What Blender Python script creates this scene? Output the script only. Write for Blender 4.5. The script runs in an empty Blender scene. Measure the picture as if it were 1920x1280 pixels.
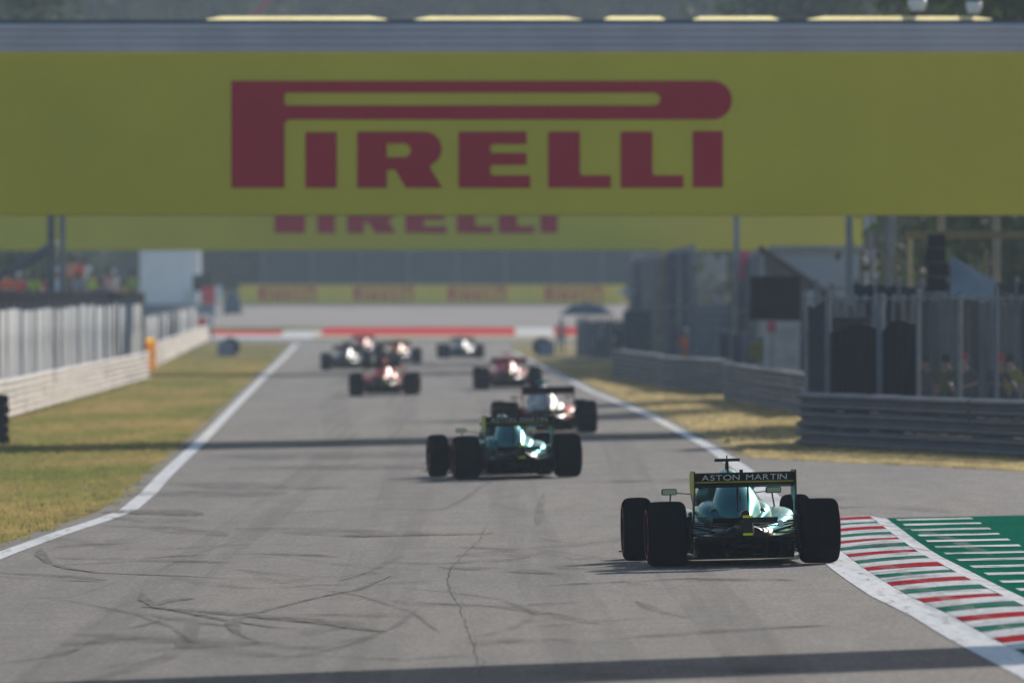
import bpy, math, random
import numpy as np
from mathutils import Vector, Matrix
from mathutils.geometry import tessellate_polygon
random.seed(7); rng = np.random.default_rng(7)
scene = bpy.context.scene
COL = scene.collection

# ------------------------------------------------------------------ camera, sky, sun, exposure
F, CX, HY, H = 1920 * 500 / 36.0, 960.0, 555.0, 2.8      # focal length in photo pixels, centre column, horizon row, lens height
cam_d = bpy.data.cameras.new('camera'); cam = bpy.data.objects.new('camera', cam_d); COL.objects.link(cam)
cam_d.sensor_width = 36; cam_d.lens = 500; cam_d.clip_start = 1; cam_d.clip_end = 6000
cam.location = (0, 0, H); cam.rotation_euler = (math.radians(90) - math.atan(85 / F), 0, 0)
cam_d.dof.use_dof = True; cam_d.dof.focus_distance = 146; cam_d.dof.aperture_fstop = 4.5
scene.camera = cam
SUN = Vector((1.05, 3.0, 1.05)).normalized()
world = bpy.data.worlds.new('World'); scene.world = world; world.use_nodes = True
nt = world.node_tree; bg = nt.nodes['Background']
sky = nt.nodes.new('ShaderNodeTexSky'); sky.sky_type = 'NISHITA'; sky.sun_disc = False
sky.sun_elevation = math.asin(SUN.z); sky.sun_rotation = math.atan2(SUN.x, SUN.y)
sky.air_density = 1.0; sky.dust_density = 1.0; sky.ozone_density = 2.0
nt.links.new(sky.outputs[0], bg.inputs[0]); bg.inputs[1].default_value = 0.12
sd = bpy.data.lights.new('sun', 'SUN'); sd.energy = 5.0; sd.angle = math.radians(0.53); sd.color = (1, .925, .83)
so = bpy.data.objects.new('sun', sd); COL.objects.link(so); so.rotation_euler = (-SUN).to_track_quat('-Z', 'Y').to_euler()
so.location = (0, 0, 60)
vs = scene.view_settings; vs.view_transform = 'Standard'; vs.look = 'None'; vs.gamma = 1; vs.use_curve_mapping = False
vs.exposure = 0.10
scene.cycles.volume_bounces = 0; scene.cycles.max_bounces = 6; scene.cycles.use_denoising = True

# ------------------------------------------------------------------ helpers: nodes and materials
def principled(name):
    m = bpy.data.materials.new(name); m.use_nodes = True
    return m, m.node_tree, m.node_tree.nodes['Principled BSDF']
def coord(nt, scale=(1, 1, 1), obj=False):
    mp = nt.nodes.new('ShaderNodeMapping'); mp.inputs['Scale'].default_value = scale
    if obj:
        t = nt.nodes.new('ShaderNodeTexCoord'); nt.links.new(t.outputs['Object'], mp.inputs[0])
    else:
        g = nt.nodes.new('ShaderNodeNewGeometry'); nt.links.new(g.outputs['Position'], mp.inputs[0])
    return mp.outputs[0]
def noise(nt, vec, scale=1, detail=3, rough=.55):
    n = nt.nodes.new('ShaderNodeTexNoise'); n.inputs['Scale'].default_value = scale
    n.inputs['Detail'].default_value = detail; n.inputs['Roughness'].default_value = rough
    nt.links.new(vec, n.inputs['Vector']); return n.outputs['Fac']
def ramp(nt, fac, stops):
    r = nt.nodes.new('ShaderNodeValToRGB'); e = r.color_ramp.elements
    while len(e) < len(stops): e.new(.5)
    for k, (p, c) in enumerate(stops):
        e[k].position = p; e[k].color = (*c, 1) if len(c) == 3 else c
    nt.links.new(fac, r.inputs[0]); return r.outputs[0]
def mix(nt, a, b, fac, mode='MIX'):
    n = nt.nodes.new('ShaderNodeMix'); n.data_type = 'RGBA'; n.blend_type = mode
    for s, v in ((n.inputs[0], fac), (n.inputs[6], a), (n.inputs[7], b)):
        if hasattr(v, 'links'): nt.links.new(v, s)
        else: s.default_value = v if not isinstance(v, tuple) else (*v, 1)[:4]
    return n.outputs[2]
def bump(nt, b, h, s=.3, d=.01):
    n = nt.nodes.new('ShaderNodeBump'); n.inputs['Strength'].default_value = s; n.inputs['Distance'].default_value = d
    nt.links.new(h, n.inputs['Height']); nt.links.new(n.outputs[0], b.inputs['Normal'])
def M(name, col, rough=.6, metal=0., var=.2, scale=4., stretch=(1, 1, 1), spec=.07, coat=0., bmp=0., obj=True, trans=0.):
    m, nt, b = principled(name)
    v = coord(nt, stretch, obj); f = noise(nt, v, scale, 4)
    lo = tuple(c * (1 - var) for c in col); hi = tuple(min(1, c * (1 + var)) for c in col)
    c = ramp(nt, f, [(.3, lo), (.7, hi)]); nt.links.new(c, b.inputs['Base Color'])
    b.inputs['Roughness'].default_value = rough; b.inputs['Metallic'].default_value = metal
    b.inputs['Specular IOR Level'].default_value = 0 if rough >= .7 else spec; b.inputs['Coat Weight'].default_value = coat
    b.inputs['Coat Roughness'].default_value = .08
    if bmp: bump(nt, b, f, bmp, .02)
    if trans:
        t = nt.nodes.new('ShaderNodeBsdfTranslucent'); nt.links.new(c, t.inputs[0])
        mx = nt.nodes.new('ShaderNodeMixShader'); mx.inputs[0].default_value = trans
        nt.links.new(b.outputs[0], mx.inputs[1]); nt.links.new(t.outputs[0], mx.inputs[2])
        nt.links.new(mx.outputs[0], nt.nodes['Material Output'].inputs[0])
    return m
_mc = {}
def paint(col, rough=.5, **k):
    key = (col, rough, tuple(sorted(k.items())))
    if key not in _mc: _mc[key] = M('paint_%d' % len(_mc), col, rough, **k)
    return _mc[key]

# ------------------------------------------------------------------ helpers: meshes
class MB:
    def __init__(s): s.v = []; s.f = []; s.smooth = False
    def add(s, v, f):
        o = len(s.v); s.v += [tuple(p) for p in v]; s.f += [tuple(i + o for i in q) for q in f]; return s
    def box(s, c, d, rz=0., taper=1.):
        x, y, z = (k / 2 for k in d); cr, sr = math.cos(rz), math.sin(rz); vv = []
        for k in (-1, 1):
            t = taper if k > 0 else 1
            for a, b in ((-1, -1), (1, -1), (1, 1), (-1, 1)):
                px, py = a * x * t, b * y * t
                vv.append((c[0] + px * cr - py * sr, c[1] + px * sr + py * cr, c[2] + k * z))
        return s.add(vv, [(3, 2, 1, 0), (4, 5, 6, 7), (0, 1, 5, 4), (1, 2, 6, 5), (2, 3, 7, 6), (3, 0, 4, 7)])
    def tube(s, pts, r, n=8, r2=None, flat=1.):
        pts = [Vector(p) for p in pts]; m = len(pts); vv = []
        for i, p in enumerate(pts):
            d = (pts[min(i + 1, m - 1)] - pts[max(i - 1, 0)]).normalized()
            u = d.cross(Vector((0, 0, 1)))
            if u.length < .1: u = Vector((1, 0, 0))
            u.normalize(); w = u.cross(d)
            rr = r + (r2 - r) * i / (m - 1) if r2 is not None else r
            for k in range(n):
                a = 2 * math.pi * k / n
                vv.append(p + u * rr * math.cos(a) + w * rr * math.sin(a) * flat)
        ff = [(i * n + k, i * n + (k + 1) % n, (i + 1) * n + (k + 1) % n, (i + 1) * n + k) for i in range(m - 1) for k in range(n)]
        ff += [tuple(range(n))[::-1], tuple((m - 1) * n + k for k in range(n))]
        return s.add(vv, ff)
    def lathe(s, prof, n=32, axis='x', c=(0, 0, 0)):
        vv = []                                     # prof: (along axis, radius)
        for a, r in prof:
            for k in range(n):
                t = 2 * math.pi * k / n; p, q = r * math.cos(t), r * math.sin(t)
                vv.append((c[0] + a, c[1] + p, c[2] + q) if axis == 'x' else (c[0] + p, c[1] + q, c[2] + a))
        m = len(prof)
        ff = [(i * n + k, i * n + (k + 1) % n, (i + 1) * n + (k + 1) % n, (i + 1) * n + k) for i in range(m - 1) for k in range(n)]
        return s.add(vv, ff)
    def prism(s, loops, depth, to3):
        """outline (and holes) in 2D -> solid; to3(u, v, t) gives the point, t 0..depth"""
        flat = [p for l in loops for p in l]; n = len(flat)
        tri = tessellate_polygon([[Vector((p[0], p[1], 0)) for p in l] for l in loops])
        vv = [to3(u, v, 0) for u, v in flat] + [to3(u, v, depth) for u, v in flat]
        ff = [tuple(t) for t in tri] + [tuple(i + n for i in reversed(t)) for t in tri]; o = 0
        for l in loops:
            k = len(l); ff += [(o + i, o + (i + 1) % k, n + o + (i + 1) % k, n + o + i) for i in range(k)]; o += k
        return s.add(vv, ff)
    def loft(s, secs, n=28, sub=4):
        """secs: (y, xc, zc, halfwidth, up, down, power)"""
        a = np.array(secs, float); m = len(a); rows = []
        for i in range(m - 1):
            p0, p1, p2, p3 = a[max(i - 1, 0)], a[i], a[i + 1], a[min(i + 2, m - 1)]
            for k in range(sub):
                t = k / sub
                rows.append(.5 * (2 * p1 + (p2 - p0) * t + (2 * p0 - 5 * p1 + 4 * p2 - p3) * t * t + (3 * p1 - p0 - 3 * p2 + p3) * t ** 3))
        rows.append(a[-1]); vv = []
        for y, xc, zc, w, up, dn, pw in rows:
            for k in range(n):
                t = 2 * math.pi * k / n; c, q = math.cos(t), math.sin(t)
                vv.append((xc + w * math.copysign(abs(c) ** (2 / pw), c), y, zc + (up if q > 0 else dn) * math.copysign(abs(q) ** (2 / pw), q)))
        r = len(rows)
        ff = [(i * n + k, i * n + (k + 1) % n, (i + 1) * n + (k + 1) % n, (i + 1) * n + k) for i in range(r - 1) for k in range(n)]
        ff += [tuple(range(n))[::-1], tuple((r - 1) * n + k for k in range(n))]
        s.smooth = True; return s.add(vv, ff)
    def mesh(s, name):
        me = bpy.data.meshes.new(name); me.from_pydata(s.v, [], s.f)
        if s.smooth: me.shade_smooth()
        me.update(); return me
    def build(s, name, mat, parent=None, bevel=0., fix=True):
        me = s.mesh(name)
        if fix:
            import bmesh
            bm = bmesh.new(); bm.from_mesh(me); bmesh.ops.recalc_face_normals(bm, faces=bm.faces)
            if s.smooth:
                for e in bm.edges:
                    if len(e.link_faces) == 2 and e.calc_face_angle() > .7: e.smooth = False
            bm.to_mesh(me); bm.free()
        o = link(name, me, mat, parent)
        if bevel:
            b = o.modifiers.new('b', 'BEVEL'); b.width = bevel; b.segments = 2; b.limit_method = 'ANGLE'
        return o
def link(name, me, mat=None, parent=None):
    o = bpy.data.objects.new(name, me); COL.objects.link(o)
    if mat and not me.materials: me.materials.append(mat)
    o.parent = parent; return o
def tag(o, label, cat, group=None, kind=None):
    if label: o['label'] = label
    if cat: o['category'] = cat
    if group: o['group'] = group
    if kind: o['kind'] = kind
    return o
def thing(name, label, cat, loc=(0, 0, 0), rz=0., group=None):
    o = bpy.data.objects.new(name, None); COL.objects.link(o); o.empty_display_size = .2
    o.location = loc; o.rotation_euler = (0, 0, rz); return tag(o, label, cat, group)
def structure(o, label=None):
    o['kind'] = 'structure'
    if label: o['label'] = label
    return o
def same(src, name, parent=None, loc=None, rot=None, mat=None):
    o = bpy.data.objects.new(name, src.data); COL.objects.link(o); o.parent = parent
    for md in src.modifiers:
        if md.type == 'BEVEL':
            b = o.modifiers.new('b', 'BEVEL'); b.width = md.width; b.segments = md.segments; b.limit_method = 'ANGLE'
    if loc is not None: o.location = loc
    if rot is not None: o.rotation_euler = rot
    if mat: o.material_slots[0].link = 'OBJECT'; o.material_slots[0].material = mat
    return o

# ------------------------------------------------------------------ the lie of the land
_cy = [0, 107, 154, 271, 415, 560, 830, 1000]; _cx = [-.9, -.9, -1.1, -1.25, -2.7, -4.4, -7.6, -9.5]
def xc(y): return float(np.interp(y, _cy, _cx))
def rise(y):
    if y < 815: return 0.
    if y < 960: return 2.2 * ((y - 815) / 145) ** 2
    return min(2.2 + (y - 960) * .0303, 3.4)
def gz(x, y):
    fade = min(1, max(0, (620 - y) / 250))
    return .021 * max(-8, min(8, x - xc(y))) * fade + rise(y)
def P(px, py, d): return Vector(((px - CX) * d / F, d, H + (HY - py) * d / F))
def G(px, py):
    lo, d = 60., 60.
    while d < 1200:
        p = P(px, py, d)
        if p.z <= gz(p.x, d): break
        lo = d; d += 4
    hi = d
    for _ in range(24):
        m = (lo + hi) / 2; p = P(px, py, m)
        if p.z <= gz(p.x, m): hi = m
        else: lo = m
    p = P(px, py, hi); p.z = gz(p.x, p.y); return p
def on(x, y, lift=0.): return Vector((x, y, gz(x, y) + lift))

ROWS = sorted(set([-250, -100, 0] + list(range(40, 400, 4)) + list(range(400, 800, 8)) + list(range(800, 1012, 4)) + [1040, 1100, 1250, 1500, 1900]))
def sheet(name, left, right, mat, lift, y0, y1, n=1):
    """a surface lying on the ground between two x(y) edges"""
    mb = MB(); ys = [y for y in ROWS if y0 < y < y1]; ys = [y0] + ys + [y1]; vv = []
    for y in ys:
        a, b = left(y), right(y)
        brk = [a] + [q for q in (xc(y) - 8, xc(y) + 8) if False] + [b]
        for k in range(n + 1):
            x = a + (b - a) * k / n; vv.append((x, y, gz(x, y) + lift))
    m = n + 1
    mb.add(vv, [(i * m + k, i * m + k + 1, (i + 1) * m + k + 1, (i + 1) * m + k) for i in range(len(ys) - 1) for k in range(n)])
    return mb.build(name, mat, fix=False)
def edge(px):                                            # an edge traced on the ground as x(y)
    q = sorted((p.y, p.x) for p in (G(*c) for c in px)); ys, xs = [a for a, b in q], [b for a, b in q]
    return lambda y: float(np.interp(y, ys, xs))

# ---- ground materials
def grass_mat(name, blades=False):
    m, nt, b = principled(name)
    v = coord(nt, (.35, .035, 1)); f1 = noise(nt, v, 1.0, 4, .6)
    v2 = coord(nt, (3, .5, 1)); f2 = noise(nt, v2, 1.0, 3)
    c1 = ramp(nt, f1, [(.28, (.155, .18, .055)), (.44, (.21, .21, .07)), (.57, (.29, .24, .095)), (.72, (.36, .27, .125))])
    g = nt.nodes.new('ShaderNodeNewGeometry'); sp = nt.nodes.new('ShaderNodeSeparateXYZ'); nt.links.new(g.outputs['Position'], sp.inputs[0])
    mr = nt.nodes.new('ShaderNodeMapRange'); mr.inputs[1].default_value = -3; mr.inputs[2].default_value = 3
    nt.links.new(sp.outputs[0], mr.inputs[0])                           # the verge to the right of the track is drier
    dry = ramp(nt, f2, [(.3, (.34, .29, .15)), (.7, (.47, .39, .21))])
    c = mix(nt, c1, dry, mr.outputs[0])
    d = ramp(nt, f2, [(.3, (.7, .7, .7)), (.7, (1.25, 1.2, 1.2))]); c = mix(nt, c, d, 1.0, 'MULTIPLY')
    nt.links.new(c, b.inputs['Base Color']); b.inputs['Roughness'].default_value = .9; b.inputs['Specular IOR Level'].default_value = 0
    if blades:
        t = nt.nodes.new('ShaderNodeBsdfTranslucent'); nt.links.new(c, t.inputs[0])
        mx = nt.nodes.new('ShaderNodeMixShader'); mx.inputs[0].default_value = .5
        nt.links.new(b.outputs[0], mx.inputs[1]); nt.links.new(t.outputs[0], mx.inputs[2])
        nt.links.new(mx.outputs[0], nt.nodes['Material Output'].inputs[0])
    return m
def asphalt_mat(name, tint=(1, 1, 1)):
    m, nt, b = principled(name)
    grain = noise(nt, coord(nt, (22, 1.3, 1)), 1, 3, .8)
    blot = noise(nt, coord(nt, (.5, .04, 1)), 1, 4, .6)
    streak = noise(nt, coord(nt, (.35, 1.1, 1)), .5, 3, .6)
    lane = noise(nt, coord(nt, (1.3, .006, 1)), 1, 2, .5)
    base = ramp(nt, blot, [(.28, (.098, .096, .096)), (.5, (.126, .119, .115)), (.72, (.156, .141, .130))])
    gr = ramp(nt, grain, [(.25, (.55, .55, .55)), (.5, (1, 1, 1)), (.75, (1.55, 1.52, 1.48))])
    c = mix(nt, base, gr, 1., 'MULTIPLY')
    c = mix(nt, c, ramp(nt, streak, [(.25, (.84, .85, .87)), (.6, (1, 1, 1))]), 1., 'MULTIPLY')
    c = mix(nt, c, ramp(nt, lane, [(.3, (.88, .88, .9)), (.6, (1.02, 1.02, 1.02))]), 1., 'MULTIPLY')
    mot = noise(nt, coord(nt, (3.2, .22, 1)), 1, 3, .6)
    c = mix(nt, c, ramp(nt, mot, [(.3, (.84, .84, .85)), (.7, (1.16, 1.14, 1.12))]), 1., 'MULTIPLY')
    c = mix(nt, c, tint, 1., 'MULTIPLY')
    nt.links.new(c, b.inputs['Base Color']); b.inputs['Roughness'].default_value = .9; b.inputs['Specular IOR Level'].default_value = .06
    bump(nt, b, grain, .25, .004)
    return m
def worn(name, col, wear=(.13, .125, .12), amount=.5, stretch=(4, .6, 1), rough=.9):
    m, nt, b = principled(name)
    f = noise(nt, coord(nt, stretch), 1, 5, .7); f2 = noise(nt, coord(nt, (14, 1.5, 1)), 1, 3)
    w = ramp(nt, f, [(amount - .12, (0, 0, 0)), (amount + .1, (1, 1, 1))])
    c = mix(nt, wear, tuple(col), w)
    c = mix(nt, c, ramp(nt, f2, [(.3, (.86, .86, .86)), (.7, (1.08, 1.08, 1.08))]), 1., 'MULTIPLY')
    nt.links.new(c, b.inputs['Base Color']); b.inputs['Roughness'].default_value = rough; b.inputs['Specular IOR Level'].default_value = 0
    return m
GRASS, BLADE = grass_mat('grass_ground'), grass_mat('grass_blades', True)
ASPH, ASPH2 = asphalt_mat('asphalt'), asphalt_mat('asphalt_access', (.95, .97, 1.0))
LINE = worn('line_paint', (.84, .83, .80), (.24, .23, .22), .36, (9, .5, 1))
KW = worn('kerb_white', (.76, .75, .73), (.24, .24, .25), .40, (2.2, .9, 1))
KR = worn('kerb_red', (.48, .035, .04), (.24, .11, .11), .40, (2.2, .8, 1))
KG = worn('kerb_green', (.03, .19, .12), (.18, .23, .2), .41, (2.2, .8, 1))
GREEN = worn('runoff_green', (.006, .15, .09), (.015, .115, .075), .42, (1.2, .3, 1))

# ---- ground sheet
off = [-900, -300, -120, -60, -40, -30, -24, -18, -14, -11, -9.5, -8, -6, -4, -2, 0, 2, 4, 6, 8, 9.5, 11, 14, 18, 24, 30, 40, 60, 120, 300, 900]
mb = MB(); vv = [(xc(y) + o, y, gz(xc(y) + o, y)) for y in ROWS for o in off]; m = len(off)
mb.add(vv, [(i * m + k, i * m + k + 1, (i + 1) * m + k + 1, (i + 1) * m + k) for i in range(len(ROWS) - 1) for k in range(m - 1)])
structure(mb.build('ground', GRASS, fix=False))

# ---- track edges traced from the photograph
left_px = [(-260, 1160), (-120, 1090), (0, 1040), (110, 1000), (180, 978), (235, 958), (275, 925), (302, 895), (330, 868), (372, 830), (440, 760), (500, 700), (530, 672), (555, 645)]
right_px = [(2050, 1318), (1925, 1253), (1858, 1219), (1803, 1190), (1740, 1152), (1666, 1118), (1622, 1090), (1582, 1062), (1548, 1034), (1505, 995), (1450, 940), (1392, 880), (1330, 838), (1220, 780), (1110, 735), (1050, 703), (985, 672), (950, 655)]
LE, RE = edge(left_px), edge(right_px)
structure(sheet('track', lambda y: LE(y) - .35, lambda y: RE(y) + (.25 if y > 182 else 1.0), ASPH, .006, -250, 846, 6))
structure(sheet('edge_line', lambda y: LE(y) - .09, lambda y: LE(y) + .15, LINE, .011, 60, 828))
lw = lambda y: float(np.interp(y, [100, 160, 300, 800], [.34, .31, .2, .2]))
structure(sheet('edge_line', lambda y: RE(y) - lw(y) / 2, lambda y: RE(y) + lw(y) / 2, LINE, .011, 60, 700))
# the bend at the far end, its kerb and the gravel bank behind
structure(sheet('track_bend', lambda y: -60, lambda y: 40, ASPH2, .009, 832, 856, 30))
structure(sheet('gravel_bank', lambda y: -70, lambda y: 60, M('gravel', (.47, .41, .36), .9, var=.12, scale=.3, obj=False, spec=.1), .012, 904, 968, 30))
kb = thing('kerb', None, None); structure(kb, 'red and white kerb along the foot of the far gravel bank')
def kpiece(x0, x1, y0, y1, mat, lift=.05):
    q = MB(); vs_ = [(x, y, gz(x, y) + l) for x, y, l in ((x0, y0, -.05), (x1, y0, -.05), (x1, y1, -.05), (x0, y1, -.05), (x0, y0, lift), (x1, y0, lift), (x1, y1, lift * 1.4), (x0, y1, lift * 1.4))]
    q.add(vs_, [(3, 2, 1, 0), (4, 5, 6, 7), (0, 1, 5, 4), (1, 2, 6, 5), (2, 3, 7, 6), (3, 0, 4, 7)])
    return q.build('kerb_block', mat, kb)
FW = paint((.78, .76, .72), .7, var=.06); FR = paint((.70, .03, .035), .7, var=.1); FY = paint((.62, .52, .34), .7, var=.1)
for x0, x1, mt in ((-19, -12.1, FW), (-12.1, -5.0, FY), (-5.0, 4.6, FY), (4.6, 10, FW)): kpiece(x0, x1, 858.5, 872, mt)
for k in range(12):
    x0 = -19 + k * 2.4; kpiece(x0, x0 + 2.4, 872.2, 899 if x0 > -12 else 888, FR if k % 6 != 2 else FW)

# ---- access road joining on the right, green run-off and the striped kerb
RO0, RO1 = 176, 1
far_edge = edge([(1330, 846), (1385, 858), (1500, 864), (1640, 870), (1780, 877), (1920, 885), (2300, 905)])
def poly_sheet(name, px, mat, lift, nx=10):
    a = [G(*p) for p in px]; mb = MB(); mb.add([(p.x, p.y, gz(p.x, p.y) + lift) for p in a], [tuple(range(len(a)))]); return mb.build(name, mat, fix=False)
# access road: rows across between a far edge and a near edge
fa = [G(*p) for p in [(1348, 850), (1385, 858), (1500, 864), (1640, 870), (1780, 877), (1920, 885), (2300, 905)]]
na = [G(*p) for p in [(1440, 940), (1500, 985), (1575, 985), (1690, 985), (1800, 985), (1925, 985), (2300, 985)]]
mb = MB(); m = 8; vv = []
for a, b in zip(fa, na):
    for k in range(m + 1):
        t = k / m; x, y = a.x + (b.x - a.x) * t, a.y + (b.y - a.y) * t; vv.append((x, y, gz(x, y) + .008))
mb.add(vv, [(i * (m + 1) + k, i * (m + 1) + k + 1, (i + 2 - 1) * (m + 1) + k + 1, (i + 1) * (m + 1) + k) for i in range(len(fa) - 1) for k in range(m)])
structure(mb.build('access_road', ASPH2, fix=True))
KI = lambda y: RE(y) + lw(y) / 2 + .004
KO = edge([(1657, 973), (1691, 998), (1712, 1014), (1752, 1042), (1800, 1066), (1859, 1097), (1909, 1121), (2060, 1195), (2240, 1290)])
y_far = G(1657, 974).y
structure(sheet('green_runoff', lambda y: KO(y) + .02, lambda y: 40., GREEN, .012, 60, y_far + .6, 14))
kerb = thing('kerb', None, None); structure(kerb, 'striped red, white and green kerb beside the nearest car')
y0 = G(1885, 1214).y - 3.65 * 5.5; k = 0; y = y0
def kblock(ya, yb, a, b, mat, name='kerb_block', h0=.014, h1=.05, par=None):
    q = MB(); vv = []
    for y in (ya, yb):
        xa, xb = a(y), b(y)
        for t in (0, .25, .5, .75, 1):
            x = xa + (xb - xa) * t
            vv.append((x, y, gz(x, y) + h0 + (h1 - h0) * math.sin(t * math.pi / 2)))
    n5 = [(v[0], v[1], v[2] - .12) for v in vv]
    q.add(vv + n5, [(i, i + 1, i + 6, i + 5) for i in range(4)] + [(4, 14, 19, 9), (0, 5, 15, 10), (0, 10, 11, 1), (1, 11, 12, 2), (2, 12, 13, 3), (3, 13, 14, 4)])
    return q.build(name, mat, par or kerb, fix=False)
BI = lambda y: KO(y) - .18
while y < y_far - .5:
    mt = KR if k % 2 == 0 else KG
    hi = .05 + .006 * math.sin(k * 2.3)
    kblock(y - .85, min(y + .85, y_far), KI, BI, mt, h1=hi)
    kblock(y + .865, min(y + 2.785, y_far), KI, BI, KW, h1=hi + .003)
    y += 3.65; k += 1
yb = y0 - 2
while yb < y_far - .3:                                    # white edge blocks on the outer side
    kblock(yb, min(yb + 3.63, y_far), BI, lambda y: KO(y) + .02, KW, 'kerb_edge_block', .053, .02); yb += 3.65
og = thing('painted_stripes', None, None); structure(og, 'worn white stripes painted on the green run-off')
m, nt_, b = principled('faded_stripe')
f = noise(nt_, coord(nt_, (1.3, 1.6, 1)), 1, 5, .75); g = nt_.nodes.new('ShaderNodeNewGeometry')
tr = nt_.nodes.new('ShaderNodeBsdfTransparent'); mx = nt_.nodes.new('ShaderNodeMixShader')
b.inputs['Base Color'].default_value = (.78, .8, .78, 1); b.inputs['Roughness'].default_value = .9; b.inputs['Specular IOR Level'].default_value = .05
nt_.links.new(ramp(nt_, f, [(.34, (.05, .05, .05)), (.6, (1, 1, 1))]), mx.inputs[0])
nt_.links.new(tr.outputs[0], mx.inputs[1]); nt_.links.new(b.outputs[0], mx.inputs[2]); nt_.links.new(mx.outputs[0], nt_.nodes['Material Output'].inputs[0])
y = y0
SI = lambda y: KO(y) + .12; SO = lambda y: KO(y) + 1.02
while y < y_far - 1:
    a, bq = y - .6, min(y + .5, y_far)
    q = MB(); vv = []
    for yy in (a, bq):
        for t in range(4):
            x = SI(yy) + (SO(yy) - SI(yy)) * t / 3; vv.append((x, yy, gz(x, yy) + .018))
    q.add(vv, [(i, i + 1, i + 5, i + 4) for i in range(3)]); q.build('stripe', m, og, fix=False); y += 3.65

# ---- rubber marks and cracks
def decal(name, col, strength, lo=.4, hi=.6, sc=(6, .5, 1)):
    m, nt, b = principled(name); f = noise(nt, coord(nt, sc), 1, 4, .65)
    tr = nt.nodes.new('ShaderNodeBsdfTransparent'); mx = nt.nodes.new('ShaderNodeMixShader')
    b.inputs['Base Color'].default_value = (*col, 1); b.inputs['Roughness'].default_value = .85; b.inputs['Specular IOR Level'].default_value = .1
    nt.links.new(ramp(nt, f, [(lo, (0, 0, 0)), (hi, (strength,) * 3)]), mx.inputs[0])
    nt.links.new(tr.outputs[0], mx.inputs[1]); nt.links.new(b.outputs[0], mx.inputs[2])
    nt.links.new(mx.outputs[0], nt.nodes['Material Output'].inputs[0]); return m
RUB = decal('rubber_mark', (.04, .04, .045), .8, .28, .6); RUB2 = decal('rubber_mark_faint', (.05, .05, .055), .6, .33, .72, (2, .3, 1)); CRK = decal('crack_fill', (.02, .02, .02), .8, .3, .55, (20, 3, 1))
RUBK = decal('kerb_smear', (.05, .05, .055), .55, .4, .7, (5, .8, 1)); RUB3 = decal('rubber_mark_old', (.06, .06, .065), .34, .36, .7, (2.5, .35, 1)); RUBL = decal('rubber_film', (.05, .05, .055), .22, .38, .72, (3.5, .02, 1))
_lift = [.016]
def mark(px, w, mat, name='tyre_mark', jag=0.):
    pts = [G(*p) for p in px]; den = []
    for a, b in zip(pts, pts[1:]):
        n = max(2, int((b - a).length / (.9 if jag else 1.8)))
        den += [a.lerp(b, k / n) for k in range(n)]
    den.append(pts[-1]); mb = MB(); vv = []; n = len(den); _lift[0] += .0003
    for i, p in enumerate(den):
        d = den[min(i + 1, n - 1)] - den[max(i - 1, 0)]; d.z = 0; d.normalize(); t = i / (n - 1)
        ww = w * (min(1, .25 + 5 * t, .25 + 5 * (1 - t))) * random.uniform(.7, 1.3); j = random.uniform(-jag, jag)
        nx, ny = -d.y, d.x
        for s_ in (-1, 1):
            x, y = p.x + nx * ww * s_ + j, p.y + ny * ww * s_; vv.append((x, y, gz(x, y) + _lift[0] + (.06 if mat is RUBK else 0)))
    mb.add(vv, [(2 * i, 2 * i + 1, 2 * i + 3, 2 * i + 2) for i in range(n - 1)])
    return structure(mb.build(name, mat, fix=False))
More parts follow.
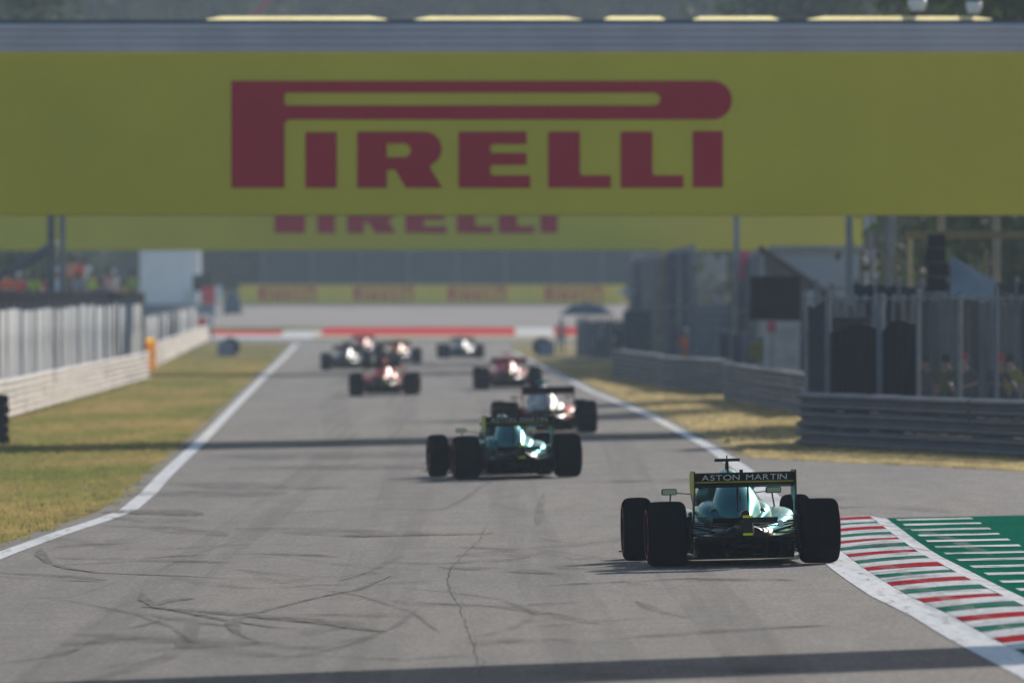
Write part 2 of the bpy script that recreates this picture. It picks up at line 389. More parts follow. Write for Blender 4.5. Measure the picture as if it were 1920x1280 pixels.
for px, w, mt in [
    ([(76, 1030), (78, 1042), (92, 1056), (130, 1067), (190, 1075), (300, 1079), (460, 1086)], .07, RUB),
    ([(0, 1074), (90, 1079), (200, 1089)], .18, RUB2), ([(-5, 1082), (120, 1088), (190, 1092)], .1, RUB2),
    ([(268, 1112), (272, 1126), (290, 1138), (330, 1145), (420, 1163), (520, 1178), (600, 1181)], .05, RUB),
    ([(352, 1121), (325, 1127), (300, 1131), (288, 1137)], .12, RUB), ([(190, 1143), (300, 1156), (430, 1176)], .1, RUB2),
    ([(366, 1160), (358, 1190), (342, 1220), (290, 1243), (220, 1265), (140, 1284)], .085, RUB2),
    ([(735, 1080), (670, 1107), (600, 1120), (500, 1145), (458, 1156), (436, 1170), (446, 1188), (488, 1206)], .06, RUB),
    ([(265, 1138), (400, 1148), (560, 1163), (640, 1172), (720, 1186)], .16, RUB), ([(560, 1160), (640, 1170), (620, 1176), (570, 1193)], .2, RUB2),
    ([(320, 922), (400, 927), (480, 932)], .9, RUB2), ([(240, 957), (300, 962), (360, 967)], .5, RUB), ([(225, 971), (300, 976), (345, 980)], .4, RUB2), ([(190, 986), (290, 988), (420, 1006)], .3, RUB2),
    ([(470, 990), (600, 996), (740, 1005), (860, 1004)], .6, RUB2), ([(700, 1008), (760, 1000), (900, 1003)], .7, RUB2), ([(120, 1046), (260, 1050), (420, 1056)], .4, RUB2),
    ([(360, 905), (500, 915), (620, 917)], .8, RUB2), ([(820, 960), (870, 938), (900, 915), (925, 900)], .045, RUB2), ([(1010, 985), (1012, 960), (1020, 925)], .05, RUB2),
    ([(760, 1103), (860, 1113), (940, 1124), (985, 1141), (1004, 1150), (990, 1166), (950, 1184), (880, 1197)], .05, RUB2),
    ([(780, 1130), (950, 1139), (1050, 1155), (1130, 1172)], .12, RUB2), ([(1196, 1128), (1236, 1146), (1292, 1160)], .06, RUB2), ([(830, 1062), (960, 1070), (1040, 1078)], .3, RUB2),
    ([(760, 1040), (690, 1075), (640, 1090)], .05, RUB2), ([(0, 1245), (80, 1235), (160, 1215)], .08, RUB2), ([(1000, 1100), (1300, 1085), (1480, 1090)], .5, RUB2), ([(420, 880), (700, 872), (800, 880)], 1.6, RUB2), ([(500, 850), (760, 858)], 2.0, RUB2),
    ([(1110, 905), (1210, 900), (1290, 906)], 1.0, RUB2), ([(1150, 1200), (1400, 1180), (1560, 1172)], .3, RUB2)]:
    mark(px, w, mt)
for px, w in (([(120, 1230), (210, 1190), (300, 1165), (420, 1150), (560, 1148)], .04), ([(30, 1115), (140, 1128), (250, 1150), (330, 1178), (370, 1215)], .035), ([(520, 1240), (640, 1215), (740, 1178), (790, 1140)], .04), ([(560, 1098), (680, 1118), (780, 1150), (830, 1190)], .035), ([(250, 1050), (380, 1040), (520, 1038), (640, 1046)], .2), ([(620, 1230), (760, 1238), (880, 1228)], .12)): mark(px, w, RUB2)
for k in range(46):                                      # many faint older marks
    x0, y0_ = random.uniform(-50, 1500), random.uniform(905, 1265); ln = random.uniform(90, 420); c = random.uniform(-1, 1); sl = random.choice((-1, 1)) * random.uniform(.0, .09)
    mark([(x0 + ln * t, y0_ + ln * sl * t + c * 16 * (t - .5) ** 2 * 4) for t in (0, .2, .4, .6, .8, 1)], random.uniform(.05, .35), RUB3)
for x, w in ((-3.3, .35), (-1.6, .4), (.3, .35), (1.9, .3)):       # rubbered lines along the track
    structure(sheet('rubbered_line', lambda y: x + xc(y) + 1.1 - w + .25 * math.sin(y * .02 + x), lambda y: x + xc(y) + 1.1 + w + .25 * math.sin(y * .02 + x), RUBL, .0125, 92, 640))
for a_, b_ in (((1600, 1062), (1760, 1120)), ((1690, 1112), (1830, 1168)), ((1640, 1020), (1700, 1060)), ((1760, 1150), (1900, 1205)), ((1720, 1010), (1860, 1060))): mark([a_, ((a_[0] + b_[0]) / 2, (a_[1] + b_[1]) / 2 - 4), b_], .07, RUBK, 'tyre_smear')
mark([(0, 1160), (60, 1136), (160, 1114), (230, 1090), (300, 1070), (350, 1050), (400, 1030), (450, 1015), (510, 1000)], .006, CRK, 'asphalt_crack', .012)
mark([(915, 985), (908, 1010), (880, 1035), (852, 1065), (846, 1085), (851, 1110), (868, 1135), (880, 1165), (890, 1195), (900, 1225), (905, 1250), (894, 1290)], .008, CRK, 'asphalt_crack', .014)

# ---- grass blades along the verges (one uncountable mass)
def blades(name, label, n, fx, y0, y1, h=.055):
    ys = y0 * (y1 / y0) ** rng.random(n); vv = np.zeros((n, 3, 3)); 
    for i, y in enumerate(ys):
        a, b = fx(y); x = a + (b - a) * rng.random() ** 1.0
        hh = h * rng.uniform(.4, 1.3); w = rng.uniform(.006, .016) * (1 + y / 250); t = rng.uniform(-.35, .35); lx, ly = rng.normal(0, .35, 2) * hh
        z = gz(x, y); vv[i] = [(x - w, y + t * w, z - .01), (x + w, y - t * w, z - .01), (x + lx, y + ly, z + hh)]
    me = bpy.data.meshes.new(name); me.vertices.add(n * 3); me.vertices.foreach_set('co', vv.ravel())
    me.loops.add(n * 3); me.loops.foreach_set('vertex_index', np.arange(n * 3)); me.polygons.add(n)
    me.polygons.foreach_set('loop_start', np.arange(0, n * 3, 3)); me.update(); me.validate()
    o = link(name, me, BLADE); o['kind'] = 'stuff'; o['label'] = label
wob = lambda y: .22 * math.sin(y * .9) + .14 * math.sin(y * 2.3 + 1) + .1 * math.sin(y * 5.1)
blades('grass', 'short green and straw coloured grass left of the track', 130000, lambda y: (LE(y) - 9.5, LE(y) - .30 + .5 * wob(y) - (.25 if 181 < y < 196 else 0)), 130, 620)
blades('grass', 'dry straw coloured grass right of the track', 42000, lambda y: (RE(y) + .45 + .3 * wob(y), RE(y) + 6), 262, 560)
fe = sorted((p.x, p.y) for p in fa); fex = [a for a, b in fe]; fey = [b for a, b in fe]
n = 26000; vv = np.zeros((n, 3, 3))
for i in range(n):
    x = rng.uniform(4.0, 11); y = float(np.interp(x, fex, fey)) + rng.random() ** 1.5 * 30 + .25 * wob(x * 9); z = gz(x, y)
    hh = .05 * rng.uniform(.4, 1.3); w = rng.uniform(.012, .03); lx, ly = rng.normal(0, .35, 2) * hh
    vv[i] = [(x - w, y, z - .01), (x + w, y, z - .01), (x + lx, y + ly, z + hh)]
me = bpy.data.meshes.new('grass'); me.vertices.add(n * 3); me.vertices.foreach_set('co', vv.ravel()); me.loops.add(n * 3)
me.loops.foreach_set('vertex_index', np.arange(n * 3)); me.polygons.add(n); me.polygons.foreach_set('loop_start', np.arange(0, n * 3, 3)); me.update(); me.validate()
o = link('grass', me, BLADE); o['kind'] = 'stuff'; o['label'] = 'dry grass strip in front of the near right guardrail'
#PART2
# ------------------------------------------------------------------ overhead bridges with lettering
YEL = M('banner_yellow', (.62, .53, .045), .75, var=.13, scale=.12, bmp=.3); RED = M('banner_red', (.45, .012, .035), .75, var=.05, scale=.5)
STEEL = M('bridge_steel', (.50, .49, .56), .5, var=.12, scale=.6); DKSTEEL = M('dark_steel', (.09, .095, .11), .55)
CREAM = M('cream_fabric', (.97, .92, .70), .8, var=.06, scale=.5, trans=.75)
def arc(cx, cy, r, a0, a1, n=10): return [(cx + r * math.cos(math.radians(a0 + (a1 - a0) * k / n)), cy + r * math.sin(math.radians(a0 + (a1 - a0) * k / n))) for k in range(n + 1)]
def rect(a, b, c, d): return [(a, b), (c, b), (c, d), (a, d)]
LETTERS = [
    [[(434, 152)] + arc(1336, 188, 36, -90, 90, 14) + [(540, 224)] + arc(543, 234, 10, -90, -180, 4) + [(533, 352), (434, 352)],
     [(533, 178), (537, 174)] + arc(1226, 186, 12, -90, 90, 8) + [(537, 198), (533, 194)]],
    [rect(573, 248, 631, 352)],
    [[(670, 247), (796, 247)] + arc(796, 279, 32, -90, 70, 8) + [(807, 317), (829, 352), (761, 352), (741, 318), (725, 318), (725, 352), (670, 352)],
     [(725, 269), (756, 269)] + arc(758, 282, 13, -80, 80, 6) + [(756, 295), (725, 295)]],
    [[(860, 247), (987, 247), (987, 270), (923, 270), (919, 274), (919, 283), (923, 287), (987, 287), (987, 309), (923, 309), (919, 313), (919, 325), (923, 329), (994, 329), (994, 352), (860, 352)]],
    [[(1028, 247), (1087, 247), (1087, 325), (1091, 329), (1145, 329), (1145, 352), (1028, 352)]],
    [[(1164, 247), (1223, 247), (1223, 325), (1227, 329), (1281, 329), (1281, 352), (1164, 352)]],
    [rect(1299, 246, 1355, 351)]]
def bridge(d, label, zb, zt, x0, x1, lmap, rails, depth=2.6, legs=()):
    t = thing('overhead_bridge', label, 'bridge', (0, d, 0))
    MB().box(((x0 + x1) / 2, .03, (zb + zt) / 2), (x1 - x0, .06, zt - zb)).build('banner', YEL, t, .01)
    bn = t.children[0]
    if lmap:
        for L in LETTERS:
            o = MB().prism([[lmap(u, v) for u, v in l] for l in L], .012, lambda u, v, s: ((u - CX) * d / F, -.03 + s, H + (HY - v) * d / F)).build('letter', RED, bn)
    MB().box(((x0 + x1) / 2, depth / 2, zb + .18), (x1 - x0, depth - .16, .2)).build('deck', DKSTEEL, t)
    MB().box(((x0 + x1) / 2, depth, (zb + zt) / 2), (x1 - x0, .06, zt - zb)).build('rear_banner', YEL, t)
    for z, r in rails: MB().tube([(x0, .12, z), (x1, .12, z)], r, 12).build('rail', STEEL, t)
    for x in legs:
        gx = gz(x, d); g = MB()
        for yy in (.35, depth - .35): g.box((x, yy, (zb + gx) / 2), (.4, .4, zb - gx - .002))
        g.build('support', STEEL, t)
    return t
d1 = 292.0; z1 = lambda py: H + (HY - py) * d1 / F
b1 = bridge(d1, 'nearest yellow banner bridge over the track, full dark red lettering in view', z1(403), z1(100), -13.6, 13.6, lambda u, v: (u, v),
            [(z1(100) + .085, .082), (z1(100) + .235, .082), (z1(100) + .385, .082), (z1(100) + .53, .078)], legs=(-13.3, 13.3))
MB().box((0, .42, z1(60)), (27.2, .3, .5)).build('parapet', DKSTEEL, b1)
for a, b in ((362, 750), (755, 1112), (1125, 1255), (1288, 1472), (1490, 1885)):
    xa, xb = (a - CX) * d1 / F, (b - CX) * d1 / F; za = z1(44); n = 14; vv = []
    for k in range(n + 1):
        s = k / n; h_ = .135 * min(1, s * 9, (1 - s) * 9) + .008; x = xa + (xb - xa) * s
        vv += [(x, .30, za), (x, .30, za + h_), (x, .302, za), (x, .302, za + h_)]
    q = MB(); q.add(vv, [f_ for i in range(n) for f_ in ((4 * i, 4 * i + 4, 4 * i + 5, 4 * i + 1), (4 * i + 2, 4 * i + 3, 4 * i + 7, 4 * i + 6), (4 * i + 1, 4 * i + 5, 4 * i + 7, 4 * i + 3))])
    q.build('fabric_edge', CREAM, b1, fix=False)
for px, py, r in ((1720, 8, .19), (1826, 13, .16)):
    p = P(px, py, d1 + .8); t = thing('floodlight', 'larger white round lamp on the nearest bridge' if r > .17 else 'smaller white round lamp on the nearest bridge', 'lamp', (p.x, p.y, z1(60) + .25))
    hz = p.z - t.location.z
    MB().lathe([(-.14, .02), (-.14, r * .7), (-.02, r), (.08, r), (.1, r * .9), (.1, .0)], 20, 'z', (0, 0, hz)).build('housing', paint((.85, .85, .86), .4, var=.04), t)
    MB().tube([(0, 0, 0), (0, 0, hz - .12)], .05, 8).build('stand', DKSTEEL, t)
d2 = 527.0; z2 = lambda py: H + (HY - py) * d2 / F
b2 = bridge(d2, 'farther yellow banner bridge, half hidden behind the nearest one', z2(469), z2(292), -20.5, 13.0,
            lambda u, v: (515 + (u - 434) * .5755, 437 + (v - 352) * .5755), [(z2(292) + .09, .085), (z2(292) + .26, .085)], legs=(-20.2, 13.35))
# a third bridge above the top edge of the picture: its shadow lies across the foreground
pa, pb = G(1900, 1231), G(1100, 1261)
dirx = (pa - pb); dirx.z = 0; dirx.normalize(); zc3 = 7.2
c3 = (pa + pb) / 2 + Vector((SUN.x, SUN.y, 0)) * (zc3 / SUN.z)
t = thing('footbridge', 'footbridge crossing above the camera view, known by its shadow on the track', 'bridge', (c3.x, c3.y, 0), math.atan2(dirx.y, dirx.x))
MB().box((0, 0, zc3), (44, .5, 2.3)).build('girder', STEEL, t)
for s in (-1, 1): MB().box((s * 21.5, 0, (zc3 - 1.15) / 2 - .2), (.5, .45, zc3 - 1.15 + .4)).build('support', STEEL, t)

# ------------------------------------------------------------------ barriers
ARM = M('guardrail_sunlit_paint', (.82, .76, .70), .75, var=.12, scale=.7, metal=0., spec=.4); ARMD = M('guardrail_grey', (.10, .11, .135), .6, var=.2, scale=.9, spec=.1)
WPROF = [(.01, .0), (-.10, .05), (-.10, .09), (-.0, .135), (-.0, .17), (-.10, .215), (-.10, .255), (.01, .305)]
_rail = {}
def rail_mesh(L):
    k = round(L, 2)
    if k not in _rail:
        mb = MB(); pr = WPROF + [(a + .012, b) for a, b in reversed(WPROF)]; n = len(pr)
        vv = [(x, a, b) for x in (0, L) for a, b in pr]
        mb.add(vv, [(i, (i + 1) % n, n + (i + 1) % n, n + i) for i in range(n)] + [tuple(range(n)), tuple(range(n, 2 * n))[::-1]])
        _rail[k] = mb.mesh('rail')
    return _rail[k]
_postm = MB().box((0, .09, .43), (.12, .12, 1.0)).mesh('post')
def guardrail(label, p0, p1, mat, rows=3, seg=8., jit=.012, group='guardrails beside the track'):
    v = p1 - p0; L = Vector((v.x, v.y, 0)).length; n = max(1, round(L / seg)); s = L / n
    t = thing('guardrail', label, 'guardrail', p0, math.atan2(v.y, v.x), group)
    t.rotation_euler = (0, -math.atan2(v.z, L), math.atan2(v.y, v.x)); me = rail_mesh(s - .01)
    for i in range(n):
        for r in range(rows):
            o = link('rail', me, mat, t); o.location = (i * s, random.uniform(-jit, jit), .03 + r * .318 + random.uniform(-.004, .004)); o.rotation_euler = (0, random.uniform(-.0015, .0015), random.uniform(-.004, .004))
        o = link('post', _postm, mat, t); o.location = (i * s + .1, 0, 0)
    o = link('post', _postm, mat, t); o.location = (L - .1, 0, 0); return t
Ga = G(-60, 806); Gb = G(275, 712)
guardrail('long pale guardrail on the left, from the picture edge to the yellow post', Ga, Gb, ARM)
Gc = G(283, 692); Gd = on(-18.2, 850)
guardrail('farther pale guardrail on the left, beyond the yellow post', Gc, Gd, ARM, seg=10)
R = [('near dark grey guardrail on the right, in front of black mesh fence', (1503, 838), (2120, 872), 3.2), ('dark guardrail section under the black square board', (1362, 750), (1516, 782), 2.6),
     ('small dark guardrail section, third from the right edge', (1240, 729), (1364, 742), 2.6), ('farthest dark guardrail section on the right', (1150, 708), (1244, 726), 2.6)]
for lb, a, b, sg in R: guardrail(lb, G(*a), G(*b), ARMD, seg=sg)
# yellow post
g = G(283, 694)
t = thing('marker_post', 'bright yellow padded post at the end of the left guardrail', 'post', g)
MB().lathe([(0, .17), (.05, .19), (1.17, .19), (1.22, .17)], 14, 'z').build('padding', M('yellow_plastic', (1., .60, .02), .75, var=.03, trans=.6), t)
MB().lathe([(-.02, .195), (.03, .205), (.08, .195)], 14, 'z', (0, 0, .6)).build('strap', paint((.85, .45, .02), .6), t)
# tyre stack at the left edge
tyre_prof = [(-.09, .17), (-.1, .22), (-.095, .30), (-.06, .335), (.06, .335), (.095, .30), (.1, .22), (.09, .17), (-.09, .17)]
TYM = M('old_tyre_rubber', (.028, .03, .036), .75, var=.3, scale=3)
ty = MB(); ty.lathe(tyre_prof, 24, 'z'); ty.smooth = True; tme = ty.mesh('tyre')
def stack(label, p, n, grp='tyre stacks'):
    t = thing('tyre_stack', label, 'tyre stack', p, 0, grp)
    for i in range(n):
        o = link('tyre', tme, TYM, t); o.location = (random.uniform(-.015, .015), random.uniform(-.015, .015), .1 + i * .2); o.rotation_euler = (0, 0, i)
g = G(-14, 833); stack('dark tyre stack at the left edge of the picture, in front of guardrail', g, 5)
# round marker boards with tyre behind, either side of the far track
for px, py, fl, lb in ((432, 668, -1, 'blue grey board leaning on tyre in the left grass'), (1016, 668, 1, 'blue grey board leaning on tyre in the right grass')):
    g = G(px, py); t = thing('marker_board', lb, 'marker', g, 0, 'marker boards on the verges')
    q = MB(); q.lathe([(-.1, .0), (-.12, .2), (-.14, .36), (-.09, .45), (.09, .45), (.14, .36), (.12, .2), (.1, 0)], 28, 'x'); q.smooth = True
    q.v = [(y, x, z + .45) for x, y, z in q.v]; q.build('tyre', TYM, t)
    MB().box((fl * .22, -.22, .36), (.72, .05, .66)).build('board', paint((.16, .2, .30), .5), t, .02)
    MB().box((fl * .22, -.16, .3), (.06, .06, .6)).build('stand', DKSTEEL, t)

# ------------------------------------------------------------------ left side: lined fence, terrace and its things
FAB = [M('fence_fabric_%d' % k, c, .9, spec=.05, var=.10, scale=1.2, stretch=(2.5, 2.5, .25), bmp=.1) for k, c in enumerate([(.52, .52, .52), (.48, .48, .49), (.55, .55, .54), (.41, .42, .43), (.50, .50, .50)])]
POST = M('fence_post_grey', (.24, .25, .27), .6)
def lined_fence(label, p0, p1, h, pl, mats, gap=.015, name='fence', order=None):
    v = p1 - p0; L = Vector((v.x, v.y, 0)).length; n = max(1, round(L / pl)); s = L / n
    t = thing(name, label, 'fence', p0); t.rotation_euler = (0, -math.atan2(v.z, L), math.atan2(v.y, v.x))
    pm = MB(); nx, nz = 8, 3; vv = []
    for side in (0, .03):
        for i in range(nx + 1):
            for j in range(nz + 1): vv.append((gap + (s - 2 * gap) * i / nx, side + .035 * math.sin(i * 2.1 + j), .06 + (h - .12) * j / nz + .03 * math.sin(i * 1.3) * (j == nz)))
    w = nz + 1; o_ = (nx + 1) * w
    pm.add(vv, [(i * w + j, (i + 1) * w + j, (i + 1) * w + j + 1, i * w + j + 1) for i in range(nx) for j in range(nz)] + [(o_ + i * w + j, o_ + i * w + j + 1, o_ + (i + 1) * w + j + 1, o_ + (i + 1) * w + j) for i in range(nx) for j in range(nz)] + [(i * w + nz, (i + 1) * w + nz, o_ + (i + 1) * w + nz, o_ + i * w + nz) for i in range(nx)])
    pm.smooth = True; pme = pm.mesh('panel'); pme.materials.append(mats[0]); post = MB().tube([(0, .0, 0), (0, .0, h + .12)], .045, 8).mesh('post')
    for i in range(n):
        o = link('panel', pme, None, t); o.location = (i * s, random.uniform(-.03, .03), random.uniform(-.05, .05)); o.rotation_euler = (0, 0, random.uniform(-.01, .01))
        o.material_slots[0].link = 'OBJECT'; o.material_slots[0].material = mats[(order[i % len(order)] if order else random.randrange(len(mats)))]
        q = link('post', post, POST, t); q.location = (i * s, 0, 0)
    return t
fp0 = on(-13.2, 318); fp1 = on(-14.0, 535)
lined_fence('pale fabric lined fence behind the left guardrail', fp0, fp1, 2.62, 6.5, FAB)
lined_fence('farther pale fabric lined fence, below the white cabin', on(-14.45, 548), on(-18.9, 850), 2.05, 9, FAB)
# terrace behind the fence
TER = M('terrace_concrete', (.22, .22, .23), .85, var=.15, scale=.5)
t = thing('terrace', 'raised spectator terrace behind the left fence, dark cloth along its front', 'terrace', (-20, 441, 0))
for k, (za, xa, w) in enumerate(((1.55, 4.9, 1.0), (2.0, 4.0, .8), (2.45, 3.2, .8), (2.9, 2.2, 1.2))):
    MB().box((xa, 0, za / 2 - .15), (w - .004, 244, za + .3)).build('step', TER, t)
CLOTH = M('dark_cloth', (.035, .035, .04), .85, var=.3, scale=1)
for i in range(31):
    y0_, y1_ = -121 + i * 7.8, -121 + (i + 1) * 7.8 - .1; q = MB(); vv = []
    for k in range(7):
        yy = y0_ + (y1_ - y0_) * k / 6; zz = 2.32 + .08 * math.sin(k * math.pi / 6 + i) - .06 * (i % 3)
        vv += [(5.5, yy, zz), (5.5, yy, 2.93 + .03 * math.sin(k + i * 2)), (5.46, yy, zz), (5.46, yy, 2.93 + .03 * math.sin(k + i * 2))]
    q.add(vv, [f_ for a in range(6) for f_ in ((4 * a, 4 * a + 4, 4 * a + 5, 4 * a + 1), (4 * a + 2, 4 * a + 3, 4 * a + 7, 4 * a + 6), (4 * a + 1, 4 * a + 5, 4 * a + 7, 4 * a + 3))]); q.build('cloth_panel', CLOTH, t, fix=False)
for yy in range(-121, 121, 15): MB().tube([(5.43, yy, 1.5), (5.43, yy, 2.95)], .04, 8).build('rail_post', POST, t)
# poles and the sloping stand roof
for px, d, r, lb in ((96, 462, .13, 'thicker dark mast rising from the left terrace'), (117, 470, .10, 'thinner grey mast rising from the left terrace')):
    p = P(px, 560, d); o = MB().tube([(0, 0, 0), (0, 0, 4.5), (0, 0, 9)], r, 10).build('mast', paint((.10, .105, .12) if px < 100 else (.17, .18, .2), .5))
    o.location = (p.x, p.y, gz(p.x, p.y)); tag(o, lb, 'mast')
t = thing('stand_roof', 'dark sloping beam and canopy over the left terrace', 'canopy', (-18, 480, 0))
a, b = P(-90, 575, 475), P(94, 468, 475); off_ = Vector((-18, 480, 0))
MB().tube([a - off_, b - off_], .13, 8).build('beam', DKSTEEL, t)
MB().tube([b - off_ + Vector((0, .3, -3)), b - off_ + Vector((0, .3, 0))], .09, 8).build('strut', DKSTEEL, t)
c_, e_ = a - off_ + Vector((0, 1, .2)), b - off_ + Vector((0, 1, .2)); up = Vector((-.3, 0, 1.6)); q = MB()
q.add([c_, e_, e_ + Vector((0, 9, 0)), c_ + Vector((0, 9, 0)), c_ + Vector((0, 0, .08)), e_ + Vector((0, 0, .08)), e_ + Vector((0, 9, .08)), c_ + Vector((0, 9, .08))], [(0, 1, 2, 3), (4, 7, 6, 5), (0, 4, 5, 1), (1, 5, 6, 2), (2, 6, 7, 3), (3, 7, 4, 0)]); q.build('canopy', paint((.12, .15, .2), .6), t)
# white ribbed cabin on a blue grey platform
cd = 864.; pa = P(262, 570, cd); pb = P(372, 462, cd); w, hh = pb.x - pa.x, pb.z - pa.z
base = Vector(((pa.x + pb.x) / 2, cd, 0)); base.z = gz(base.x, cd)
t = thing('cabin', 'white ribbed cabin standing above the left fence', 'cabin', base)
z0 = pa.z - base.z; WH = M('cabin_white', (.86, .86, .86), .55, var=.06, scale=1)
MB().box((0, 2.5, z0 + hh / 2), (w, 5, hh)).build('wall', WH, t, .03)
for k in range(9): MB().box((-w / 2 + w * (k + .5) / 9, -.03, z0 + hh / 2), (.09, .055, hh - .1)).build('rib', WH, t)
for k in range(8): MB().box((w / 2 + .03, .4 + k * .6, z0 + hh / 2), (.055, .09, hh - .1)).build('rib', WH, t)
MB().box((0, 2.5, z0 + hh + .05), (w + .2, 5.2, .1)).build('roof', paint((.5, .5, .52), .6), t)
MB().box((w / 2 - .35, -.35, z0 + .4), (.6, .5, .8)).build('cooling_unit', paint((.5, .52, .54), .5), t, .02)
t2 = thing('platform', 'blue grey scaffold platform under the white cabin', 'platform', base)
MB().box((.45, 2.3, z0 - .32), (w + 1.0, 5.6, .6)).build('skirt', paint((.13, .17, .24), .7), t2)
for sx in (-1, 1):
    for yy in (.2, 4.4): MB().tube([(.45 + sx * (w / 2 + .3), yy, 0), (.45 + sx * (w / 2 + .3), yy, z0 - .62)], .06, 8).build('leg', POST, t2)
def panel_sign(px0, py0, px1, py1, d, label, name='signal_panel', mat=None, ground=True):
    a, b = P(px0, py1, d), P(px1, py0, d); c = (a + b) / 2; g = gz(c.x, d); t = thing(name, label, 'signal panel', (c.x, d, g)); zc = c.z - g; w, h_ = b.x - a.x, b.z - a.z
    MB().box((0, 0, zc), (w, .16, h_)).build('housing', mat or paint((.008, .008, .013), .8, var=.2, spec=.02), t, .03)
    MB().box((0, -.09, zc), (w * .86, .03, h_ * .84)).build('back_plate', paint((.010, .010, .016), .8, var=.3, spec=.02), t, .01)
    for s in (-1, 1): MB().box((s * w * .3, -.115, zc), (.05, .03, h_ * .9)).build('bracket', paint((.012, .012, .018), .8, spec=.02), t)
    MB().tube([(0, .14, 0), (0, .14, zc)], .06, 8).build('pole', POST, t); return t
panel_sign(361, 515, 395, 546, 858, 'small black signal panel beside the white cabin')
def redwhite(px0, py0, px1, py1, d, lb):
    a, b = P(px0, py1, d), P(px1, py0, d); c = (a + b) / 2; g = gz(c.x, d); t = thing('warning_board', lb, 'board', (c.x, d, g)); zc = c.z - g; w, h_ = b.x - a.x, b.z - a.z
    MB().box((-w * .17, 0, zc), (w * .66, .08, h_)).build('red_panel', paint((.75, .05, .04), .5), t, .01)
    MB().box((w * .33, .01, zc + h_ * .1), (w * .33, .08, h_ * .8)).build('white_panel', paint((.85, .83, .8), .5), t, .01)
    MB().box((0, .1, (zc) / 2), (.08, .08, zc)).build('post', POST, t)
redwhite(379, 536, 416, 570, 852, 'upper red and white board right of the white cabin'); redwhite(371, 596, 397, 622, 846, 'lower red and white board at the end of the left fence')
g = P(436, 572, 940); t = thing('covered_equipment', 'dark blue covered equipment by the left end of the far banner wall', 'equipment', (g.x, 940, gz(g.x, 940)))
q = MB(); q.lathe([(0, .62), (.3, .6), (.8, .52), (1.15, .4), (1.38, .2), (1.45, .02)], 16, 'z'); q.v = [(x * (1 + .08 * math.sin(5 * math.atan2(y, x))), y, z) for x, y, z in q.v]; q.smooth = True; q.build('cover', paint((.05, .07, .12), .7), t)
MB().lathe([(.02, .63), (.1, .66), (.16, .63)], 16, 'z').build('hem_strap', paint((.03, .035, .05), .7), t)

# ------------------------------------------------------------------ far end: banner wall, dark screen, crane
t = thing('banner_wall', 'far yellow banner wall with red lettering behind the gravel bank', 'barrier', (0, 962, rise(962)))
for i in range(12):
    x0 = (448 - CX) * 962 / F + i * 2.18
    MB().box((x0 + 1.09, 0, .62), (2.17, .5, 1.38)).build('banner_panel', paint((.85, .63, .04), .8, var=.08), t, .03)
SM = M('far_lettering', (.62, .05, .03), .8)
for a, b in ((485, 592), (663, 775), (840, 948), (1022, 1130)):
    sc_ = (b - a) / 921.; zt = H + (HY - 538) * 962 / F - rise(962) + .12
    for L in LETTERS:
        MB().prism([[(a + (u - 434) * sc_, v) for u, v in l] for l in L], .01, lambda u, v, s: ((u - CX) * 962 / F, -.262 + s, 1.18 - (v - 152) / 200 * .95)).build('letter', SM, t)
SCR = [M('screen_cloth_%d' % k, c, .9, var=.15, scale=.5) for k, c in enumerate([(.035, .05, .065), (.04, .055, .07), (.032, .047, .06)])]
lined_fence('dark green blue screen fence behind the far banner wall', Vector((-17, 972, rise(972))), Vector((9.5, 972, rise(972))), 4.1, 3.3, SCR, name='screen_fence')
t = thing('crane', 'dull red crane with folded boom behind the far screen fence', 'crane', (0, 990, rise(990)))
o_ = Vector((0, 990, rise(990))); k0, k1, k2 = P(582, 548, 990) - o_, P(353, 183, 990) - o_, P(520, -20, 990) - o_
CR = M('crane_red', (.32, .05, .06), .5)
MB().tube([k0, k1], .42, 8, .33).build('lower_boom', CR, t); MB().tube([k1, k2], .33, 8, .24).build('upper_boom', CR, t)
MB().tube([k1 + Vector((0, -.4, 0)), k1 + Vector((0, .4, 0))], .45, 12).build('boom_joint', DKSTEEL, t)
MB().box((k0.x, 0, k0.z / 2 - .1), (2.6, 2.4, max(.6, k0.z + .3))).build('base', CR, t, .05)
#PART3
# ------------------------------------------------------------------ right side behind the guardrails
def mesh_fence_mat(name, col, gap):
    m, nt, b = principled(name); tr = nt.nodes.new('ShaderNodeBsdfTransparent'); mx = nt.nodes.new('ShaderNodeMixShader')
    f = noise(nt, coord(nt, (1.5, 1.5, .3), True), 1, 3); b.inputs['Base Color'].default_value = (*col, 1); b.inputs['Roughness'].default_value = .9; b.inputs['Specular IOR Level'].default_value = .03
    nt.links.new(ramp(nt, f, [(.3, (gap - .1,) * 3), (.7, (gap + .1,) * 3)]), mx.inputs[0])
    nt.links.new(tr.outputs[0], mx.inputs[1]); nt.links.new(b.outputs[0], mx.inputs[2]); nt.links.new(mx.outputs[0], nt.nodes['Material Output'].inputs[0]); return m
NET = mesh_fence_mat('wire_netting', (.11, .12, .14), .32); BLK = mesh_fence_mat('black_scrim', (.012, .013, .018), .93); NETB = mesh_fence_mat('blue_grey_netting', (.12, .14, .17), .72); WALLD = M('dark_hoarding', (.05, .055, .07), .7)
GALV = M('galvanised', (.17, .19, .23), .6, spec=.1, var=.15)
